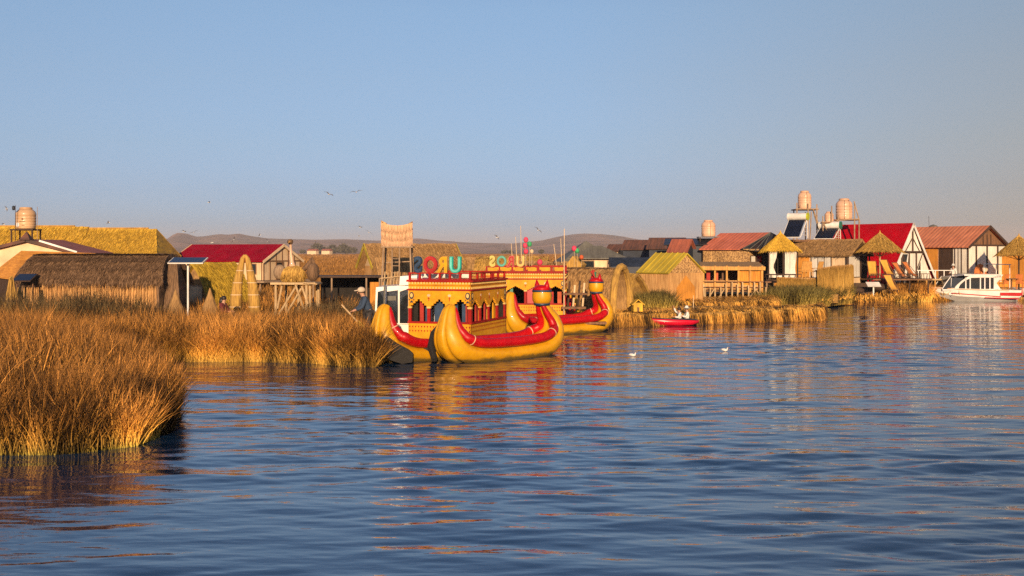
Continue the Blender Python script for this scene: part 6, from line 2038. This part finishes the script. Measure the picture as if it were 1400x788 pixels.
# round backed wicker chair
t = thing('wicker_chair', 'round backed orange wicker chair with a pale cushion above the motorboat roof', 'chair', (PX(1343, 81.5), 81.6, PZ(361, 81.5) - 1.15))
MB().lathe((0, 0, 0), [(.25, 0), (.32, .1), (.42, .42), (.40, .45)], 16).build('seat', 'canvas_orange', t)
m = MB(); n = 14
vs = []
for k in (0, .05):
    for i in range(n + 1):
        a_ = math.pi * i / n
        vs.append((.46 * math.cos(a_), .25 + k, .42 + .72 * math.sin(a_)))
m.add(vs, [tuple(range(n + 1)), tuple(range(n + 1, 2 * n + 2))[::-1]] + [(i, n + 1 + i, n + 2 + i, i + 1) for i in range(n)] + [(n, 2 * n + 1, n + 1, 0)])
m.build('backrest', 'canvas_orange', t)
MB().ball((.25, .02, .75), (.22, .14, .24), 10, 7).build('cushion', 'cap_cloth', t, True)
t = thing('railing', 'white rail on the far deck behind the motorboat roof', 'railing', (PX(1362, 81.2), 81.2, .85))
MB().tube([(-.9, 0, PZ(361, 81.2) - .85), (1.1, 0, PZ(362, 81.2) - .85)], .035, 6).build('rail', 'white_paint', t)
for x in (-.9, 0, 1.0): MB().tube([(x, 0, 0), (x, 0, PZ(361.5, 81.2) - .85)], .035, 6).build('post', 'white_paint', t)
t = thing('table_set', 'round wooden table under the right most thatch umbrella', 'table', (PX(1383, 78), 78, .85))
MB().lathe((0, 0, .72), [(.45, 0), (.47, .03), (.45, .06)], 18).build('tabletop', 'brown_wood', t)
MB().tube([(0, 0, 0), (0, 0, .72)], .06, 8).build('leg', 'brown_wood', t)
for px, rz in ((1374, 30), (1396, -30)):
    wood_chair('orange brown wooden chair %s of the round table under the right umbrella' % ('left' if px < 1380 else 'right'), (PX(px, 78), 78.2, .85), R(rz + 180), 'canvas_orange')
t = thing('reed_bank_wall', 'woven reed retaining wall behind the stern of the motorboat', 'fence', (PX(1392, 80.2), 83.4, .0))
MB().box((0, 0, .65), (4.2, .14, 1.2)).build('reed_panel', 'reed_orange', t)

# ------------------------------------------------------------------ motorboat
Yb = 79.0
YBX = 7.0
t = thing('motorboat', 'white motorboat with a long windowed cabin and a red stern, moored by the jetty', 'boat', (PX(1340 - YBX, Yb), Yb, 0), R(1.5))
S = Yb / F
X = lambda px: (px - 1340) * S
Zb = lambda py: PZ(py, Yb)
st = [(1268, .05, 1.15, 1.02), (1276, .35, 1.02, .72), (1290, .72, .98, .30), (1310, .92, .92, .0), (1345, 1.0, .86, -.12), (1378, .98, .80, -.12), (1394, .94, .78, -.05), (1399, .90, .95, .15)]
vs, fs = [], []
for px, hb_, zt, zk in st:
    vs += [(X(px), -hb_, zt), (X(px), -hb_ * .90, zk + (zt - zk) * .4), (X(px), -hb_ * .35, zk), (X(px), hb_ * .35, zk), (X(px), hb_ * .90, zk + (zt - zk) * .4), (X(px), hb_, zt)]
n = 6
for i in range(len(st) - 1):
    for k in range(n - 1): fs.append((i * n + k, (i + 1) * n + k, (i + 1) * n + k + 1, i * n + k + 1))
    fs.append((i * n + 5, (i + 1) * n + 5, (i + 1) * n, i * n))
fs += [(0, 1, 2, 3, 4, 5), tuple(range((len(st) - 1) * n, len(st) * n))[::-1]]
MB().add(vs, fs).build('hull', 'boat_white', t)
m = MB()
m.tube([(X(px) , -hb_ - .012, zt - .05) for px, hb_, zt, zk in st[:-2]], .035, 6)
m.build('red_stripe', 'tank_pink', t)
m = MB()
m.add([(X(1300), -.90, .62), (X(1367), -1.0, .36), (X(1367), -1.0, .30), (X(1300), -.89, .56)], [(3, 2, 1, 0)])
m.add([(X(1345), -1.005, .30), (X(1392), -.955, .22), (X(1392), -.95, .14), (X(1345), -1.0, .24)], [(3, 2, 1, 0)])
m.build('side_stripe', 'boat_red', t)
# red stern sides
zt0, zt1 = Zb(399.5), Zb(409)
m = MB()
for s in (-1, 1):
    v = [(X(1366), s * 1.02, zt0), (X(1398), s * .97, zt0 - .02), (X(1394), s * .97, .38), (X(1366), s * 1.02, .42)]
    m.add(v + [(p[0], p[1] - s * .06, p[2]) for p in v], [(0, 1, 2, 3), (7, 6, 5, 4), (0, 4, 5, 1), (1, 5, 6, 2), (2, 6, 7, 3), (3, 7, 4, 0)])
m.box((X(1396.5), 0, .62), (.06, 1.9, .5))
m.build('stern_side', 'boat_red', t)
# cabin: side outline with holes left between pillars
zr, zs = Zb(376), Zb(397)
cab = MB()
for s in (-1, 1):
    y = s * .86
    def strip(poly, yy=y):
        cab.prism(poly, yy - .03, yy + .03, lambda u, w, q: (u, q, w))
    strip([(X(1288), zs), (X(1368), zs), (X(1368), zs + .12), (X(1288), zs + .10)])
    arc = [(X(1303), zs + .08), (X(1308), zs + .42), (X(1314), zs + .70), (X(1322), zr - .12), (X(1330), zr + .0)]
    arc2 = [(X(1338), zr - .18), (X(1327), zr - .20), (X(1318), zs + .70), (X(1312), zs + .42), (X(1309), zs + .08)]
    strip(arc + [(X(1368), zr + .02), (X(1368), zr - .18)] + arc2)
    strip([(X(1358), zs + .1), (X(1369), zs + .0), (X(1362), Zb(387)), (X(1371), Zb(375.5)), (X(1366), Zb(375)), (X(1358), zr - .16)])
    for px in (1319, 1325, 1339, 1345, 1352):
        strip([(X(px), zs + .1), (X(px + 1.6), zs + .1), (X(px + 1.6), zr - .17), (X(px), zr - .17)])
cab.prism([(-.89, zr - .06), (.89, zr - .06), (.78, zr + .06), (-.78, zr + .06)], X(1318), X(1368))
cab.build('cabin', 'boat_white', t)
for s in (-1, 1):
    MB().prism([(X(1309), zs + .08), (X(1362), zs + .08), (X(1362), zr - .1), (X(1325), zr - .1), (X(1316), zs + .68)], s * .82 - .01, s * .82 + .01, lambda u, w, q: (u, q, w)).build('side_window', 'glass_dark', t)
ws = MB()
v = [(X(1288), -.80, zs + .1), (X(1288), .80, zs + .1), (X(1300), .75, zr - .12), (X(1324), .82, zr + .0), (X(1324), -.82, zr + .0), (X(1300), -.75, zr - .12)]
ws.add([v[0], v[1], v[2], v[5]], [(0, 1, 2, 3)])
v2 = [(X(1288), -.80, zs + .1), (X(1298), -.76, zr - .18), (X(1317), -.84, zr - .20), (X(1306), -.84, zs + .1)]
ws.add(v2, [(3, 2, 1, 0)])
ws.build('windscreen', 'glass_dark', t)
m = MB()
m.tube([v[0], (X(1293), -.78, zs + .5), v[5]], .035, 6); m.tube([v[1], v[2]], .035, 6); m.tube([v[5], v[2]], .03, 6)
m.tube([(X(1300), -.80, zs + .1), (X(1301), -.79, zr - .2)], .02, 5)
m.add([v[5], v[4], v[3], v[2]], [(0, 1, 2, 3)])
m.build('windscreen_frame', 'boat_white', t)
MB().tube([(X(1303), -.6, zr + .03), (X(1318), -.6, zr + .14), (X(1330), -.6, zr + .1)], .02, 5).build('roof_rail', 'grey_metal', t)

# ------------------------------------------------------------------ kayak with two paddlers
Yk = 52.2
t = thing('kayak', 'bright red kayak gliding along the straw mat', 'kayak', (PX(918, Yk), Yk, 0), R(2))
S = Yk / F
X = lambda px: (px - 918) * S
st = [(879.5, .02, .44, .30), (884, .14, .40, .10), (893, .27, .37, .0), (910, .36, .33, -.05), (930, .36, .30, -.05), (946, .22, .26, 0), (955.5, .03, .25, .12)]
vs, fs = [], []
for px, hb_, zt, zk in st:
    vs += [(X(px), -hb_, zt), (X(px), -hb_ * .85, zk + (zt - zk) * .35), (X(px), 0, zk), (X(px), hb_ * .85, zk + (zt - zk) * .35), (X(px), hb_, zt), (X(px), 0, zt + .03)]
for i in range(len(st) - 1):
    for k in range(6): fs.append((i * 6 + k, (i + 1) * 6 + k, (i + 1) * 6 + (k + 1) % 6, i * 6 + (k + 1) % 6))
fs += [(0, 1, 2, 3, 4, 5), tuple(range(36, 42))[::-1]]
MB().add(vs, fs).build('hull', 'kayak_red', t, True)
m = MB()
m.tube([(X(891), -.28, .385), (X(910), -.36, .35), (X(930), -.36, .32), (X(953), -.10, .28)], .025, 6)
m.tube([(X(891), .28, .385), (X(910), .36, .35), (X(930), .36, .32), (X(953), .10, .28)], .025, 6)
m.build('gunwale', 'ink', t)
for px in (925, 937): MB().lathe((X(px), 0, .31), [(.24, 0), (.26, .03), (.22, .045)], 16).build('cockpit_rim', 'ink', t)
sitk = dict(pelvis=(0, 0, .14), waist=(-.05, 0, .28), chest=(-.08, 0, .50), neck=(-.06, 0, .66), head=(-.03, 0, .78), crown=(-.03, 0, .88),
            shL=(-.07, .17, .58), elL=(.06, .24, .36), haL=(.26, .16, .40), shR=(-.07, -.17, .58), elR=(.06, -.25, .36), haR=(.26, -.17, .40),
            hipL=(.04, .09, .12), knL=(.40, .10, .20), anL=(.78, .07, .06), hipR=(.04, -.09, .12), knR=(.40, -.10, .20), anR=(.78, -.07, .06))
wave = dict(sitk); wave.update(elR=(.10, -.30, .66), haR=(.20, -.30, .90))
person('kayaker in white shirt and hat at the back of the red kayak', (PX(938, Yk), Yk, .12), R(182), sitk, 'cloth_white', 'cloth_dark', 'sun', scale=.86)
person('dark haired kayaker raising a bare arm in the front seat of the red kayak', (PX(927.5, Yk), Yk, .10), R(182), wave, 'cloth_white', 'cloth_dark', None, scale=.84)

# ------------------------------------------------------------------ gulls
def gull_sitting(label, px, py, flip=1):
    Y = 5250 / (py - HOR)
    t = thing('gull', label, 'bird', (PX(px, Y), Y, 0), R(0 if flip > 0 else 180), 'gulls resting on the water')
    t.scale = (.66, .66, .66)
    m = MB()
    m.tube([(-.22, 0, .09), (-.12, 0, .08), (.02, 0, .06), (.12, 0, .08), (.15, 0, .12)], [.01, .05, .075, .055, .02], 10)
    m.build('body', 'feather_white', t, True)
    MB().tube([(.10, 0, .09), (.14, 0, .16), (.16, 0, .20)], [.045, .032, .03], 8).build('neck', 'feather_white', t, True)
    MB().ball((.175, 0, .215), (.042, .034, .036), 10, 7).build('head', 'feather_grey', t, True)
    MB().tube([(.21, 0, .21), (.26, 0, .2)], [.012, .003], 6).build('beak', 'textile_red', t)
    for s in (-1, 1):
        MB().ball((-.06, s * .045, .105), (.14, .03, .045), 10, 6).build('wing', 'feather_white', t, True)
gull_sitting('left of the two white gulls floating on open water', 865, 487.5)
gull_sitting('right of the two white gulls floating on open water', 991, 480.5)
gull_sitting('white gull floating by the green reed bushes near the right island', 1135, 418.5, -1)
def gull_flying(label, px, py, Y, rz, dihedral, sz=1.0):
    p = P(px, py, Y)
    t = thing('flying_gull', label, 'bird', p, R(rz), 'gulls in flight over the village')
    t.rotation_euler = (R(dihedral), R(-8), R(rz))
    t.scale = (sz * .6,) * 3
    MB().tube([(-.24, 0, 0), (-.1, 0, 0), (.08, 0, .01), (.18, 0, .03), (.24, 0, .02)], [.02, .05, .06, .04, .01], 8).build('body', 'feather_white', t, True)
    for s in (-1, 1):
        v = [(.08, s * .04, .02), (-.08, s * .04, .01), (-.10, s * .30, .12), (.09, s * .28, .14), (-.16, s * .62, .06)]
        m = MB()
        m.add(v + [(x, y, z + .012) for x, y, z in v], [(0, 1, 2, 3), (3, 2, 4), (8, 7, 6, 5), (9, 7, 8), (0, 5, 6, 1), (1, 6, 7, 2), (2, 7, 9, 4), (4, 9, 8, 3), (3, 8, 5, 0)])
        m.build('wing', 'feather_grey', t)
fl = [('gull flying alone high above the red roofed house', 286, 277, 95, 20, 0, 1.0), ('gull gliding left of its neighbour over the lookout tower side', 450, 266, 90, 70, 25, 1.3), ('gull with raised wings right of the gliding one, above the hills', 487, 263, 85, 100, -10, 1.4),
      ('gull flying just left of the streamer poles', 680, 325, 80, 30, 30, 1.0), ('gull flying right of the pink balloons against the sky', 736, 315, 80, 60, 40, 1.0), ('gull just over the yellow hall ridge', 148, 305, 90, 10, 20, 1.1),
      ('gull low over the brown hills right of the yellow hall', 252, 317, 100, 50, 10, 1.2), ('gull over the hills beside the first low one', 265, 318, 100, 100, -20, 1.2), ('small gull close above the red roof left half', 290, 332, 85, 20, 60, .9),
      ('small gull above the middle of the red roof', 320, 328, 88, 70, -60, .9), ('gull near the straw bird, against the hills', 355, 322, 95, 0, 20, 1.0), ('gull just left of the straw bird head', 366, 330, 90, 80, 50, .9),
      ('gull above the low hills left of the lookout tower', 493, 311, 110, 40, 10, 1.2), ('lower gull left of the lookout tower', 504, 318, 110, 120, 30, 1.2), ('faint gull farthest left of the lookout tower', 491, 323, 130, 10, 0, 1.0),
      ('gull left of the tan tank at the picture edge', 9, 286, 80, 40, 50, .8), ('gull over the hall ridge at the very left', 5, 307, 85, 0, 0, .9)]
for a_ in fl: gull_flying(*a_)

# ------------------------------------------------------------------ far trees and farmhouses at the foot of the hills
nT = 5200
cx = []
for px, s in ((424, .8), (432, 1.5), (440, 1.0), (452, 1.1), (458, 1.0), (466, 1.2), (475, 1.0), (482, .8), (414, .6), (600, .5), (612, .5), (560, .4), (690, .5), (740, .5), (700, .4)):
    for q_ in range(3):
        cx.append((px + random.uniform(-3, 3), random.uniform(1120, 1260), s * random.uniform(4.5, 8.5)))
bs, tp = [], []
for px, Yt, h in cx:
    k = 260
    u = rng.normal(0, 1, (k, 3)); u /= np.linalg.norm(u, axis=1)[:, None]
    rr = rng.uniform(.3, 1, k)[:, None] ** .4
    p = u * rr * np.array([h * .55, h * .55, h * .5])
    p[:, 2] += h * .6
    p += np.array([PX(px, Yt), Yt, 2.0])
    bs.append(p); tp.append(rng.normal(0, h * .11, (k, 3)))
attr_mat('far_leaf', [(0, (0.085, 0.08, 0.055)), (1, (0.12, 0.105, 0.07))], lo=.6, hi=1.3)
blades('far_trees', np.concatenate(bs), np.concatenate(tp), np.zeros((sum(len(b) for b in bs), 3)), 2.2, 'far_leaf', seg=2, label='small dark trees far off at the foot of the hills', cat='trees')
for lab, px, py, w in (('tiny pale farmhouse left among the far trees', 428, 342, 10), ('tiny white farmhouse in the middle of the far trees', 447, 341, 9), ('tiny cream farmhouse farthest right below the hills', 590, 341, 12)):
    Yh = 1100
    t = thing('farmhouse', lab, 'house', (PX(px, Yh), Yh, 1.0), R(-20), 'farmhouses at the foot of the hills')
    MB().box((0, 0, 2.0), (w, 6, 4.0)).build('wall', 'cream_wall', t)
    MB().prism([(-3.5, 3.9), (3.5, 3.9), (0, 5.8)], -w / 2 - .3, w / 2 + .3).build('roof', 'rust_metal', t)

# ------------------------------------------------------------------ thin evening air
HAZE = True
if HAZE:
    m = bpy.data.materials.new('evening_haze')
    m.use_nodes = True
    n, l = m.node_tree.nodes, m.node_tree.links
    for x in list(n):
        if x.type == 'BSDF_PRINCIPLED': n.remove(x)
    pv = n.new('ShaderNodeVolumePrincipled')
    pv.inputs['Color'].default_value = (0.86, 0.84, 0.90, 1)
    pv.inputs['Density'].default_value = 0.00015
    pv.inputs['Anisotropy'].default_value = 0.0
    out = [x for x in n if x.type == 'OUTPUT_MATERIAL'][0]
    l.new(pv.outputs[0], out.inputs['Volume'])
    MATS['haze'] = m
    h = MB().box((0, 3000, 49), (20000, 14000, 102)).build('haze', 'haze')
    tag(h, kind='stuff')
